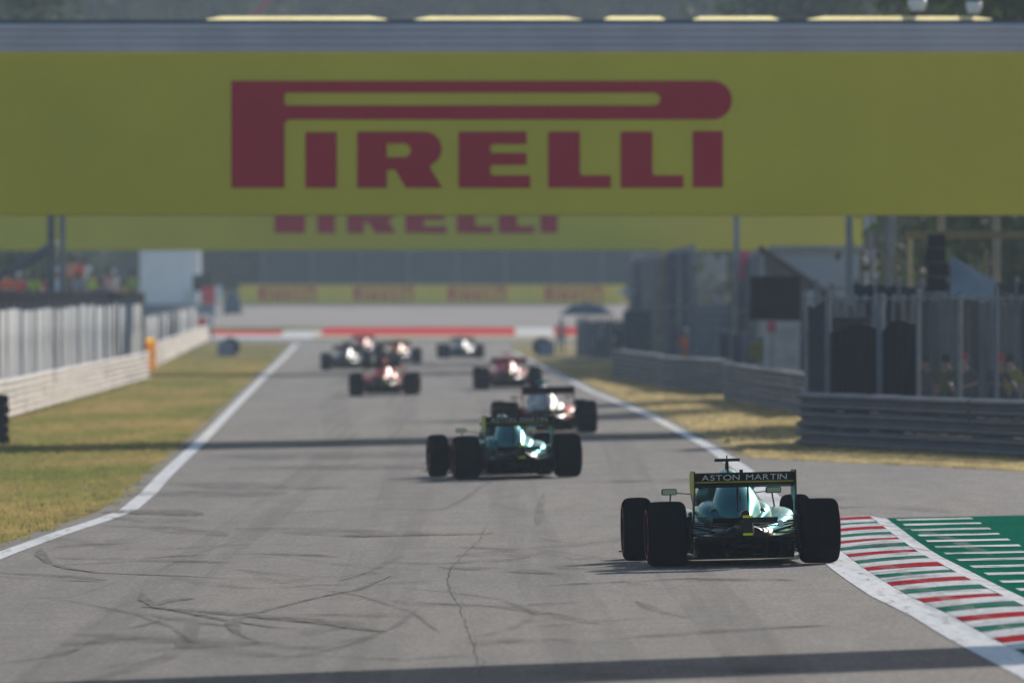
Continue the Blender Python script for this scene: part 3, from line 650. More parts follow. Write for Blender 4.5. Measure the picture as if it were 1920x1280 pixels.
# near catch fence: posts standing behind the near guardrail
g0, g1 = G(1503, 838), G(2120, 872); dv = (g1 - g0); dv.z = 0; dv.normalize(); nrm = Vector((-dv.y, dv.x, 0))
def behind(px, back):                                     # the point on the line `back` metres behind the near guardrail seen at column px
    k = (px - CX) / F; o = g0 + nrm * back
    s = (o.x - k * o.y) / (k * dv.y - dv.x); q = o + dv * s; q.z = gz(q.x, q.y); return q
t = thing('catch_fence', 'catch fence with black and open bays behind the near right guardrail', 'fence', behind(1512, 1.2), math.atan2(dv.y, dv.x))
org = Vector(t.location); ps = [1512, 1553, 1651, 1722, 1800, 1868, 1935, 2020, 2110]
loc = [(behind(p, 1.2) - org).dot(dv) for p in ps]
for k, x in enumerate(loc): MB().tube([(x, 0, -.1), (x, 0, 2.75 + .12 * math.sin(k * 3))], .062 if k in (1, 2) else .04, 8).build('post', GALV if k in (1, 2, 5) else POST, t)
for k, (a, b) in enumerate(zip(loc, loc[1:])):
    mt = [WALLD, BLK, BLK, NET, NET, NET, NET, NET][k]; h_ = [2.5, 2.15, 2.2, 2.7, 2.6, 2.7, 2.7, 2.7][k]; n = 10; q = MB(); vv = []
    for i in range(n + 1):
        u = i / n; x = a + .08 + (b - a - .16) * u; sag = .10 * math.sin(u * math.pi) if k in (1, 2) else 0
        e = .06 * (abs(2 * u - 1) ** 4) + .05 * math.sin(u * 3 + k) if k in (1, 2) else 0
        for y_ in (.02, .045): vv += [(x, y_, .05 + e), (x, y_, h_ - e - .05 * math.sin(u * 7 + k))]
    q.add(vv, [f_ for i in range(n) for f_ in ((4 * i, 4 * i + 4, 4 * i + 5, 4 * i + 1), (4 * i + 2, 4 * i + 3, 4 * i + 7, 4 * i + 6), (4 * i + 1, 4 * i + 5, 4 * i + 7, 4 * i + 3))]); q.build('bay_panel', mt, t)
for z in (2.62,): MB().tube([(0, -.03, z), (loc[-1], -.03, z)], .018, 6).build('cable', GALV, t)
# dark boards leaning behind the open bays, loudspeaker column, tents, hut, masts
panel_sign(1407, 518, 1501, 600, 364, 'large black square signal panel above the right guardrail')
def boxsign(px0, py0, px1, py1, d, lb, col, name='equipment_box', cat='box', post=True, depth=.25):
    a, b = P(px0, py1, d), P(px1, py0, d); c = (a + b) / 2; g = gz(c.x, d); t = thing(name, lb, cat, (c.x, d, g)); zc = c.z - g; w, h_ = b.x - a.x, b.z - a.z
    MB().box((0, 0, zc), (w, depth, h_)).build('panel' if depth < .2 else 'case', paint(col, .5, var=.12), t, min(.04, w / 8))
    MB().box((0, -depth / 2 - .012, zc), (w * .8, .02, h_ * .7)).build('face_plate', paint(tuple(x * .85 for x in col), .5), t)
    if post: MB().tube([(0, depth / 2 + .06, 0), (0, depth / 2 + .06, zc)], .05, 8).build('post', POST, t)
    return t
boxsign(1507, 545, 1536, 584, 348, 'pale grey box beside the large black signal panel', (.34, .39, .48))
boxsign(1622, 404, 1641, 432, 360, 'white box high on a post right of the far bridge', (.6, .62, .66))
boxsign(1386, 470, 1414, 528, 470, 'taller pink and red banner behind the black signal panel', (.55, .09, .14), 'banner_sign', 'banner', depth=.1)
boxsign(1420, 482, 1450, 528, 474, 'smaller faded pink banner behind the black signal panel', (.42, .18, .22), 'banner_sign', 'banner', depth=.1)
boxsign(1432, 602, 1500, 700, 345, 'tall pale grey board under the black signal panel', (.34, .35, .38), 'hoarding_board', 'board', depth=.12)
boxsign(1405, 640, 1450, 676, 352, 'low olive yellow board behind the right guardrail', (.16, .15, .05), 'hoarding_board', 'board', depth=.12)
boxsign(1438, 600, 1456, 622, 340, 'small red and pink sign under the black signal panel', (.4, .12, .15), 'small_sign', 'sign', depth=.06)
# blue grey netting stand along the far right
for lb, a, b, hh in (('tall blue grey netting fence beside the far right verge', on(6.0, 470), on(5.2, 620), 4.3), ('second tall blue grey netting fence, nearer and set back', on(7.4, 420), on(8.3, 520), 4.0), ('blue grey netting running behind the crossing verge', on(5.4, 640), on(10, 660), 4.9)):
    lined_fence(lb, a, b, hh, 6, [NETB, M('dark_netting', (.075, .09, .115), .8)] if 'crossing' not in lb else [M('dark_backing', (.07, .085, .11), .8), M('dark_backing_b', (.085, .10, .125), .8)], name='netting_fence')
lined_fence('dark hoarding behind the right guardrails', on(5.9, 405), on(9.2, 345), 1.6, 5, [WALLD, M('hoarding_b', (.09, .1, .12), .7), M('hoarding_c', (.06, .075, .1), .7)], name='hoarding')
# hut with dark sloping roof and the pale building behind
d = 400.; a, b = P(1434, 468, d), P(1606, 588, d); g = gz(a.x, d); t = thing('hut', 'dark hut with sloping roof behind the black signal panel', 'hut', (a.x, d, g))
w = b.x - a.x; za, zb_ = a.z - g, b.z - g
MB().prism([[(.05, 0), (w - .25, 0), (w - .25, zb_ + .05), (.05, za - .15)]], 4, lambda u, v, s: (u, .3 + s, v)).build('wall', M('hut_wall', (.10, .105, .115), .8), t)
MB().prism([[(-.1, za - .05), (w + .1, zb_ - .1), (w + .1, zb_ + .04), (-.1, za + .12)]], 4.4, lambda u, v, s: (u, .1 + s, v)).build('roof', M('hut_roof', (.085, .08, .075), .7), t)
d = 450.; a, b = P(1455, 600, d), P(1612, 470, d); t = thing('building', 'pale blue grey building behind the dark hut', 'building', (a.x, d, gz(a.x, d))); z0 = gz(a.x, d)
MB().box(((b.x - a.x) / 2, 3, (b.z - z0) / 2), (b.x - a.x, 6, b.z - z0)).build('wall', M('pale_cladding', (.30, .34, .40), .7, var=.06, scale=.5), t)
MB().box(((b.x - a.x) / 2, 2.9, b.z - z0 + .08), (b.x - a.x + .3, 6.4, .16)).build('roof', POST, t)
for px, d, top, r, lb in ((1381, 455, 330, .11, 'grey mast between the bridges right of the lettering'), (1592, 345, 330, .10, 'grey mast right of the pale building'), (1634, 358, 395, .06, 'thin mast carrying the white box'), (1671, 330, 330, .11, 'pale mast in front of the green tree'), (1764, 300, 330, .10, 'pale mast above the loudspeaker column'), (1868, 301, 340, .10, 'pale mast above the grey tent')):
    p = P(px, 700, d); g = gz(p.x, d); tz = P(px, top, d).z - g
    o = MB().tube([(0, 0, -.1), (0, 0, tz * .5), (0, 0, tz)], r, 10, r * .8).build('mast', GALV if 'pale' in lb else POST); o.location = (p.x, d, g); tag(o, lb, 'mast')
p = P(1756, 545, 285); g = gz(p.x, 285); t = thing('loudspeaker_column', 'tall black loudspeaker column above the right fence', 'loudspeaker', (p.x, 285, g)); z0 = p.z - g
for k in range(4):
    MB().box((.03 * math.sin(k * 2), 0, z0 + .14 + k * .285), (.40 - .05 * (k == 3), .4, .275)).build('cabinet', paint((.012, .012, .016), .6), t, .02)
MB().box((-.22, -.1, z0 + .62), (.1, .2, .22)).build('side_lamp', paint((.03, .03, .035), .5), t, .02)
MB().tube([(0, .1, 0), (0, .1, z0)], .08, 8).build('pole', POST, t)
MB().box((0, 0, z0 - .05), (.75, .6, .06)).build('shelf', POST, t)
# tilted pale tent roofs
def tent(px, d, lb, col):
    """px: ridge left, ridge right, eave right, eave left as (px,py,dy) """
    q = [P(a, b, d + c) for a, b, c in px]; o = Vector((q[0].x, d, gz(q[0].x, d))); t = thing('tent', lb, 'tent', o); l = [v - o for v in q]; nn = len(l)
    mb = MB(); mb.add(l + [v + Vector((0, 0, -.05)) for v in l], [tuple(range(nn)), tuple(range(nn, 2 * nn))[::-1]] + [(i, nn + i, nn + (i + 1) % nn, (i + 1) % nn) for i in range(nn)]); mb.build('canopy', paint(col, .7, var=.08), t)
    for v in (l[1], l[-1], l[-2]): MB().tube([(v.x, v.y, 0), (v.x, v.y, v.z - .04)], .035, 8).build('leg', POST, t)
tent([(1782, 478, 2.2), (1866, 528, 2.2), (1862, 552, 0), (1782, 556, 0)], 284, 'pale blue grey tent roof beside the loudspeaker column', (.24, .27, .30))
tent([(1838, 552, 3), (1935, 612, 3), (1950, 648, 0), (1846, 560, 0)], 274, 'darker tent roof at the right edge with a bright rim', (.10, .13, .18))
d = 300.; t = thing('gantry_beam', 'dark horizontal beam on posts at the right edge', 'beam', (8.5, d, gz(8.5, d)))
z0 = P(1900, 440, d).z - gz(8.5, d); MB().box((1.9, 0, z0), (4.2, .18, .16)).build('beam', DKSTEEL, t)
for x in (-.1, 3.9): MB().tube([(x, 0, 0), (x, 0, z0 - .08)], .06, 8).build('post', POST, t)
for px, d, h_, lb in ((1820, 272, 2.0, 'dark equipment rack behind the open fence bay'), (1905, 270, 2.2, 'dark equipment rack at the right edge behind the fence'), (1690, 274, 2.3, 'black covered rack behind the black fence bay')):
    p = P(px, 700, d); t = thing('equipment_rack', lb, 'rack', (p.x, d, gz(p.x, d))); q = .8
    for sx in (-1, 1):
        for sy in (-1, 1): MB().box((sx * q / 2, sy * .25, h_ / 2), (.05, .05, h_)).build('upright', DKSTEEL, t)
    for z in (.5, 1.1, 1.7): MB().box((0, 0, z), (q - .06, .44, .04)).build('shelf', DKSTEEL, t); MB().box((random.uniform(-.1, .1), 0, z + .19), (.5, .38, .33)).build('case', paint((.05, .055, .07), .6), t, .02)
for px, d, w, h_, lb, col in ((1585, 268, .9, 2.25, 'dark cabinet behind the first black fence bay', (.03, .035, .045)), (1195, 500, 1.0, 2.2, 'dark equipment cabinet at the far right verge', (.06, .07, .085)), (1330, 440, 1.3, 2.4, 'grey cabinet behind the third guardrail section', (.16, .18, .21))):
    p = P(px, 700, d); t = thing('cabinet', lb, 'cabinet', (p.x, d, gz(p.x, d))); MB().box((0, 0, h_ / 2), (w, .6, h_)).build('case', paint(col, .6), t, .03)
    MB().box((0, -.31, h_ / 2), (w * .86, .025, h_ * .9)).build('door', paint(tuple(c * 1.2 for c in col), .55), t, .01); MB().box((w * .3, -.335, h_ / 2), (.03, .03, .2)).build('handle', POST, t)
lined_fence('patchwork of dark boards behind the open fence bays at right', on(7.0, 292), on(12.5, 284), 2.9, .8, [M('board_%d' % k, c, .8) for k, c in enumerate([(.07, .065, .065), (.045, .05, .06), (.11, .10, .10), (.03, .035, .045), (.08, .085, .10)])], gap=.03, name='hoarding')
lined_fence('low blue grey boards at the far right verge below the slate umbrella', on(3.0, 655), on(5.0, 585), 1.75, 6, [M('verge_board_%d' % k, c, .8) for k, c in enumerate([(.07, .085, .11), (.11, .11, .13), (.05, .06, .085), (.16, .15, .17)])], name='hoarding')
def scaffold(px, d, w, h_, lb, col=(.14, .15, .18)):
    p = P(px, 700, d); t = thing('scaffold_tower', lb, 'scaffold', (p.x, d, gz(p.x, d))); mt = paint(col, .7)
    for sx in (-1, 1):
        for sy in (-.5, .5): MB().tube([(sx * w / 2, sy, 0), (sx * w / 2, sy, h_)], .035, 6).build('upright', mt, t)
    for z in np.arange(.9, h_, .95):
        MB().tube([(-w / 2, -.5, z), (w / 2, -.5, z)], .025, 6).build('crossbar', mt, t)
    MB().tube([(-w / 2, -.54, .2), (w / 2, -.54, h_ - .3)], .022, 6).build('brace', mt, t); MB().box((0, 0, h_ * .62), (w - .1, .8, .06)).build('platform', POST, t)
for q in ((1568, 318, .9, 3.0, 'narrow scaffold tower beside the pale grey box'), (1620, 306, 1.4, 2.9, 'wide scaffold tower above the black fence bays'), (1715, 296, .8, 3.5, 'tall scaffold tower left of the loudspeaker column'), (1800, 302, 1.2, 3.1, 'scaffold tower behind the pale tent'), (1895, 296, 1.0, 3.6, 'scaffold tower at the right picture edge'), (1350, 430, 1.6, 3.6, 'hazy scaffold tower left of the black signal panel'), (1265, 470, 1.2, 3.8, 'hazy scaffold tower behind the orange marshal')): scaffold(*q)
lined_fence('inner wire fence with close posts behind the near catch fence', on(6.1, 275), on(12.0, 262), 2.55, .42, [NET, mesh_fence_mat('dense_netting', (.03, .034, .042), .6), mesh_fence_mat('rusty_netting', (.09, .075, .07), .5)], gap=.02, name='inner_fence')
# umbrellas and lamps far right
def umbrella(px, py, d, r, lb, col):
    p = P(px, py, d); g = gz(p.x, d); t = thing('umbrella', lb, 'umbrella', (p.x, d, g)); zt = p.z - g; q = MB(); n = 8
    vv = [(0, 0, zt)] + [(r * .55 * math.cos(k * math.pi / 4), r * .55 * math.sin(k * math.pi / 4), zt - .13 * r) for k in range(n)] + [(r * math.cos(k * math.pi / 4), r * math.sin(k * math.pi / 4), zt - .45 * r) for k in range(n)]
    vv += [(x, y, z - .02) for x, y, z in vv]; m = 17; ff = []
    for k in range(n):
        a, b = 1 + k, 1 + (k + 1) % n; ff += [(0, a, b), (a, a + 8, b + 8, b), (m, m + b, m + a), (m + a, m + b, m + b + 8, m + a + 8), (a + 8, m + a + 8, m + b + 8, b + 8)]
    q.add(vv, ff).build('canopy', paint(col, .7), t); MB().tube([(0, 0, 0), (0, 0, zt - .03)], .025, 8).build('shaft', POST, t)
umbrella(1100, 566, 640, 1.25, 'wide slate blue umbrella at the far right verge', (.10, .13, .18)); umbrella(1176, 540, 600, .5, 'small pale umbrella left of the netting', (.5, .53, .58)); umbrella(1241, 540, 560, .5, 'small pale blue umbrella in front of the netting', (.5, .58, .64))

# ------------------------------------------------------------------ people
def person_mesh(arms, lean=0., sit=False):
    V, E, Rr, S = [], [], [], []                           # skeleton: points, edges, radii, surface kind 0 skin 1 top 2 legs 3 shoes
    def add(p, r, par=None, k=1):
        V.append(p); Rr.append(r); S.append(k)
        if par is not None: E.append((par, len(V) - 1))
        return len(V) - 1
    pel = add((0, 0, .95), .15, None, 2); wa = add((0, 0, 1.1), .14, pel); ch = add((0, -lean * .4, 1.32), .16, wa); nk = add((0, -lean * .6, 1.49), .06, ch, 0)
    hd = add((0, -lean * .8 - .01, 1.58), .085, nk, 0); ht = add((0, -lean * .8, 1.70), .08, hd, 0)
    for s in (-1, 1):
        hp = add((s * .1, 0, .88), .095, pel, 2); kn = add((s * .12, -.03, .5), .065, hp, 2); an = add((s * .13, .02, .09), .045, kn, 2); add((s * .15, -.16, .04), .04, an, 3)
        sh = add((s * .19, -lean * .45, 1.42), .065, ch)
        el, wr = {'down': ((s * .26, .02, 1.14), (s * .27, -.08, .9)), 'up': ((s * .36, -.05, 1.55), (s * .3, -.1, 1.83)), 'rail': ((s * .3, -.12, 1.18), (s * .18, -.36, 1.12))}[arms]
        e = add(el, .048, sh); w_ = add(wr, .033, e, 0); d = (Vector(wr) - Vector(el)).normalized(); pm = add(tuple(Vector(wr) + d * .07), .035, w_, 0)
        for k in range(5):
            o = Vector((.0, (k - 2) * .02, 0)); f0 = Vector(wr) + d * (.1 if k else .07) + o; tip = f0 + d * (.05 + .012 * (2 - abs(k - 2.5))) + Vector((-s * .015, 0, 0))
            add(tuple(tip), .009, pm, 0)
    me = bpy.data.meshes.new('body'); me.from_pydata(V, E, []); o = bpy.data.objects.new('tmp', me); COL.objects.link(o)
    o.modifiers.new('s', 'SKIN'); sub = o.modifiers.new('u', 'SUBSURF'); sub.levels = sub.render_levels = 1
    for i, sv in enumerate(me.skin_vertices[0].data): sv.radius = (Rr[i], Rr[i] * (.72 if i in (1, 2) else 1)); sv.use_root = i == 0
    dg = bpy.context.evaluated_depsgraph_get(); out = bpy.data.meshes.new_from_object(o.evaluated_get(dg)); bpy.data.objects.remove(o)
    A = np.array(V)
    for k in range(4): out.materials.append(paint((.5, .5, .5), .7))
    seg = [(np.array(V[a]), np.array(V[b]), S[b]) for a, b in E]
    for f in out.polygons:
        c = np.array(f.center); best = 9; kk = 1
        for a, b, k in seg:
            t = np.clip(np.dot(c - a, b - a) / np.dot(b - a, b - a), 0, 1); q = np.linalg.norm(c - a - t * (b - a)) 
            if q < best: best, kk = q, k
        f.material_index = kk; f.use_smooth = True
    return out
BODIES = {k: person_mesh(k, .12 if k == 'rail' else .03) for k in ('down', 'up', 'rail')}
cap = MB(); cap.lathe([(0, .098), (.05, .096), (.1, .07), (.125, .0)], 14, 'z'); cap.box((0, -.12, .005), (.14, .12, .015)); CAP = cap.mesh('cap'); hr = MB(); hr.lathe([(-.09, .06), (-.04, .094), (.04, .098), (.1, .075), (.125, .0)], 14, 'z'); hr.smooth = True; HAIR = hr.mesh('hair')
SKIN = [paint(c, .6, var=.05) for c in ((.45, .26, .18), (.38, .21, .14), (.5, .32, .24))]
def person(loc, rz, pose, top, legs, label, hat=None, h=1.0):
    t = thing('person', label, 'person', loc, rz); t.scale = (h, h, h)
    o = link('body', BODIES[pose], None, t)
    for sl, mt in zip(o.material_slots, (random.choice(SKIN), paint(top, .8), paint(legs, .8), paint((.03, .03, .03), .6))): sl.link = 'OBJECT'; sl.material = mt
    c = link('cap' if hat else 'hair', (CAP if hat else HAIR).copy(), paint(hat or (.05, .035, .02), .7), t); c.location = (0, -.1 if pose == 'rail' else -.03, 1.66)
    return t
def ppl(px, py_top, d, floor, *a, **k):
    p = P(px, py_top, d); h = (p.z - floor) / 1.8; person((p.x, d, floor), *a, h=max(.9, min(1.06, h)), **k)
for px, py, d, fl, pose, top, legs, lb, hat in [
    (12, 526, 452, 2.0, 'rail', (.75, .16, .05), (.1, .1, .12), 'spectator in orange red top at the left picture edge', None), (36, 524, 455, 2.0, 'rail', (.75, .12, .10), (.1, .1, .12), 'spectator in red top and pale cap near left edge', (.8, .75, .7)),
    (62, 530, 457, 2.0, 'rail', (.45, .65, .05), (.05, .1, .2), 'spectator in lime green top left of the dark mast', None), (78, 531, 459, 2.0, 'rail', (.6, .1, .12), (.1, .1, .1), 'spectator in dark red top beside the lime green one', None),
    (108, 500, 470, 2.0, 'down', (.6, .65, .68), (.1, .12, .2), 'spectator in pale top between the two masts', (.8, .8, .8)), (132, 480, 474, 2.45, 'down', (.55, .3, .3), (.1, .1, .15), 'spectator in dusty pink top right of the masts', None),
    (144, 472, 476, 2.45, 'down', (.75, .06, .06), (.12, .1, .1), 'spectator in bright red top, tallest of the terrace group', None), (160, 474, 478, 2.45, 'down', (.75, .74, .7), (.3, .3, .32), 'spectator in white shirt beside the bright red one', None),
    (143, 510, 468, 1.8, 'rail', (.4, .45, .48), (.1, .2, .2), 'spectator in grey blue top leaning on the terrace rail', None), (176, 506, 480, 1.9, 'down', (.42, .58, .08), (.1, .12, .15), 'spectator in lime vest in the middle of the terrace', None),
    (201, 498, 482, 2.0, 'down', (.6, .35, .38), (.1, .12, .2), 'spectator in rose top beside the white shirted one', None), (213, 492, 484, 2.1, 'down', (.8, .78, .78), (.3, .3, .34), 'spectator in white shirt near the white cabin', (.8, .8, .8)),
    (247, 490, 486, 2.0, 'down', (.30, .42, .06), (.03, .04, .05), 'spectator in olive green top beside the cabin corner', None), (227, 520, 484, 1.7, 'rail', (.6, .4, .2), (.1, .1, .1), 'spectator in tan top low at the terrace front', None), (190, 520, 482, 1.7, 'rail', (.16, .18, .24), (.1, .1, .1), 'spectator in dark blue top behind the terrace cloth', None)]:
    fl, xx = min(((1.55, -15.1), (2.0, -16.0), (2.45, -16.8)), key=lambda q: abs(q[0] - fl)); d = -xx * F / (960 - px)
    ppl(px, py, d, fl, random.uniform(-.5, .9), pose, top, legs, lb, hat=hat)
for px, py, d, pose, top, legs, lb, hat in [
    (1288, 612, 470, 'down', (.80, .18, .04), (.6, .15, .05), 'marshal in orange overalls behind the small guardrail section', (.85, .8, .7)), (1810, 680, 258, 'rail', (.10, .09, .04), (.05, .05, .05), 'photographer in dark vest and red cap behind the open fence bay', (.55, .03, .03)),
    (1868, 684, 258, 'rail', (.07, .06, .08), (.05, .05, .05), 'person with red cap at the right behind the fence', (.6, .02, .03)), (1775, 676, 259, 'down', (.14, .14, .03), (.06, .06, .06), 'person in olive vest behind the fence', None), (1895, 660, 259, 'down', (.42, .36, .04), (.05, .05, .06), 'person in yellow vest at the right edge behind the fence', None),
    (1735, 660, 260, 'down', (.09, .085, .07), (.04, .04, .04), 'dark clothed person beside the black fence bay', None), (1880, 545, 274, 'down', (.12, .06, .05), (.05, .05, .05), 'person on the raised stand under the right tent', None),
    (1052, 596, 690, 'down', (.5, .2, .2), (.1, .1, .15), 'person in faded red under the slate blue umbrella', None), (1092, 600, 655, 'down', (.2, .22, .26), (.1, .1, .15), 'person in grey under the slate blue umbrella', None), (1130, 604, 620, 'rail', (.3, .32, .36), (.1, .1, .12), 'person in pale grey at the far right verge', (.7, .7, .72)), (1245, 590, 540, 'down', (.08, .08, .1), (.05, .05, .07), 'person in black in front of the netting', (.6, .55, .45)), (1160, 600, 600, 'down', (.07, .08, .1), (.05, .05, .07), 'dark clothed person left of the netting', None), (1215, 600, 560, 'down', (.1, .1, .13), (.06, .06, .07), 'person in charcoal by the farthest guardrail section', None)]:
    p = P(px, 700, d); fl = gz(p.x, d)
    if 'raised' in lb: fl = P(px, py, d).z - 1.8
    ppl(px, py, d, fl, random.uniform(-.6, .9), pose, top, legs, lb, hat=hat)
p = P(1880, 545, 274); fl = p.z - 1.8; t = thing('raised_stand', 'low raised stand under the right tent', 'platform', (p.x, 274, gz(p.x, 274))); hgt = fl - gz(p.x, 274)
MB().box((0, 0, hgt - .06), (1.6, 1.4, .12)).build('deck', POST, t)
for sx in (-.7, .7):
    for sy in (-.6, .6): MB().box((sx, sy, (hgt - .12) / 2), (.07, .07, hgt - .12)).build('leg', POST, t)

# ------------------------------------------------------------------ trees
def leaf_mat(name, a, b):
    m, nt, bs = principled(name); f = noise(nt, coord(nt, (1, 1, 1)), .35, 3); c = ramp(nt, f, [(.35, a), (.65, b)]); nt.links.new(c, bs.inputs['Base Color']); bs.inputs['Roughness'].default_value = .7; bs.inputs['Specular IOR Level'].default_value = .2
    t = nt.nodes.new('ShaderNodeBsdfTranslucent'); nt.links.new(c, t.inputs[0]); mx = nt.nodes.new('ShaderNodeMixShader'); mx.inputs[0].default_value = .35
    nt.links.new(bs.outputs[0], mx.inputs[1]); nt.links.new(t.outputs[0], mx.inputs[2]); nt.links.new(mx.outputs[0], nt.nodes['Material Output'].inputs[0]); return m
LEAF = [leaf_mat('leaf_a', (.06, .085, .03), (.11, .13, .045)), leaf_mat('leaf_b', (.09, .10, .045), (.17, .15, .07)), leaf_mat('leaf_c', (.03, .055, .02), (.06, .085, .03))]
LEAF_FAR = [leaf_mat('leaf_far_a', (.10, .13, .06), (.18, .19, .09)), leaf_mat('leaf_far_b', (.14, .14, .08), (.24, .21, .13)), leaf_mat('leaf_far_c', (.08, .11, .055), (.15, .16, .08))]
BARK = M('bark', (.10, .08, .065), .9, bmp=.4)
def tree_meshes(seed, h, w, nclump, per, ls, low=.18):
    r = np.random.default_rng(seed); tr = MB(); pts = [(0, 0, -.3)]; x = y = 0
    for k in range(1, 6): x += r.normal(0, .12); y += r.normal(0, .12); pts.append((x, y, h * .75 * k / 5))
    tr.tube(pts, h * .022, 9, h * .006); cs = []
    for i in range(nclump):
        u = r.random(); z = h * (low + (1 - low) * u); rad = w / 2 * math.sin(math.pi * min(1, (u * .85 + .12))) ** .7; a = r.random() * 6.283; q = rad * r.random() ** .45; cs.append((x + q * math.cos(a), y + q * math.sin(a), z))
        if i % 4 == 0: zz = max(.12 * h, z - .6 * q - .5); tr.tube([(x * zz / h, y * zz / h, min(zz, h * .7)), ((cs[-1][0] + x) / 2, (cs[-1][1] + y) / 2, (z + zz) / 2 + .2), cs[-1]], h * .007, 6, h * .002)
    C = np.repeat(np.array(cs), per, 0); n = len(C); C = C + r.normal(0, 1, (n, 3)) * np.array([.085 * w, .085 * w, .035 * h]); u = r.normal(0, 1, (n, 3)); u /= np.linalg.norm(u, axis=1)[:, None]; v = np.cross(u, r.normal(0, 1, (n, 3))); v /= np.linalg.norm(v, axis=1)[:, None]
    s = ls * r.uniform(.5, 1.2, (n, 1)); q = np.stack([C - u * s, C - v * s * .5, C + u * s, C + v * s * .5], 1)
    me = bpy.data.meshes.new('crown'); me.vertices.add(n * 4); me.vertices.foreach_set('co', q.ravel()); me.loops.add(n * 4); me.loops.foreach_set('vertex_index', np.arange(n * 4)); me.polygons.add(n); me.polygons.foreach_set('loop_start', np.arange(0, n * 4, 4)); me.update(); me.validate()
    tr.smooth = True; return tr.mesh('trunk'), me
TREES = [tree_meshes(s, 26, w, 80, 70, .85, lo) for s, w, lo in ((1, 11, .08), (2, 9, .05), (3, 13, .1), (4, 10, .06))]
NTREES = [tree_meshes(s, 10, w, 90, 80, .17, lo) for s, w, lo in ((11, 5.5, .2), (12, 6.5, .1))]
SHRUB = [tree_meshes(s, 10, 11, 60, 60, .6, .0) for s in (21, 22)]
def tree(x, y, tm, sc, mat, label, group=None, name='tree'):
    t = thing(name, label, 'tree', (x, y, gz(x, y)), random.uniform(0, 6.28), group); t.scale = (sc, sc, sc * random.uniform(.93, 1.07))
    link('trunk', tm[0], BARK, t); o = link('crown', tm[1], LEAF[0], t); o.material_slots[0].link = 'OBJECT'; o.material_slots[0].material = mat
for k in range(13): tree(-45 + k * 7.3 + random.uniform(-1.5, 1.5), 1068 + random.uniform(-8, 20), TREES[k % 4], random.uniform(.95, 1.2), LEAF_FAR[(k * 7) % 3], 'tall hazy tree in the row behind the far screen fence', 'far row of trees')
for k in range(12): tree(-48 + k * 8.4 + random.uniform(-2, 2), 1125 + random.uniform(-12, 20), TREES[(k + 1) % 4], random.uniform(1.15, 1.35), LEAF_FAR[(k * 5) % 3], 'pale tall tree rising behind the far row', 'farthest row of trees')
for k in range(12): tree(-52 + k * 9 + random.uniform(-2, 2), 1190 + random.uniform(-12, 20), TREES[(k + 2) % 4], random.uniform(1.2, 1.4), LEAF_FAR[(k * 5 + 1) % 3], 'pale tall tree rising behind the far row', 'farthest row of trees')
for k in range(24): tree(-52 + k * 4.4 + random.uniform(-1, 1), 1000 + random.uniform(-4, 12), SHRUB[k % 2], random.uniform(.42, .62), LEAF[(k * 5 + 1) % 3], 'low bushy shrub behind the far screen fence', 'shrubs behind the screen fence', 'shrub')
for px, d, sc in ((425, 1012, .95), (455, 1016, 1.0), (490, 1014, .9), (395, 1015, 1.0), (1345, 700, .62), (1395, 690, .6), (250, 1014, 1.0), (180, 1014, 1.0), (320, 1014, .9)): tree(P(px, 555, d).x, d, SHRUB[px % 2], sc, LEAF[px % 3], 'low bushy shrub behind the far screen fence' if d > 900 else 'bushy shrub behind the blue grey netting', 'shrubs behind the screen fence' if d > 900 else 'shrubs behind the netting', 'shrub')
for px, d, tm, sc, mt, lb in ((1668, 560, 0, 1.3, 1, 'green tree right of the pale building'), (1560, 620, 1, 1.9, 2, 'dark tree above the bridge beam right of centre'), (1745, 570, 1, 1.7, 2, 'dark tree behind the loudspeaker column'), (1870, 380, 0, 1.25, 2, 'dark tree behind the tents at right'), (1945, 350, 1, 1.3, 2, 'dark tree at the right picture edge'), (-10, 900, 1, 2.4, 2, 'dark tree above the bridge beam at far left'), (-60, 600, 0, 1.8, 2, 'dark tree outside the left picture edge')):
    p = P(px, 700, d); tree(p.x, d, NTREES[tm], sc, LEAF[mt], lb)
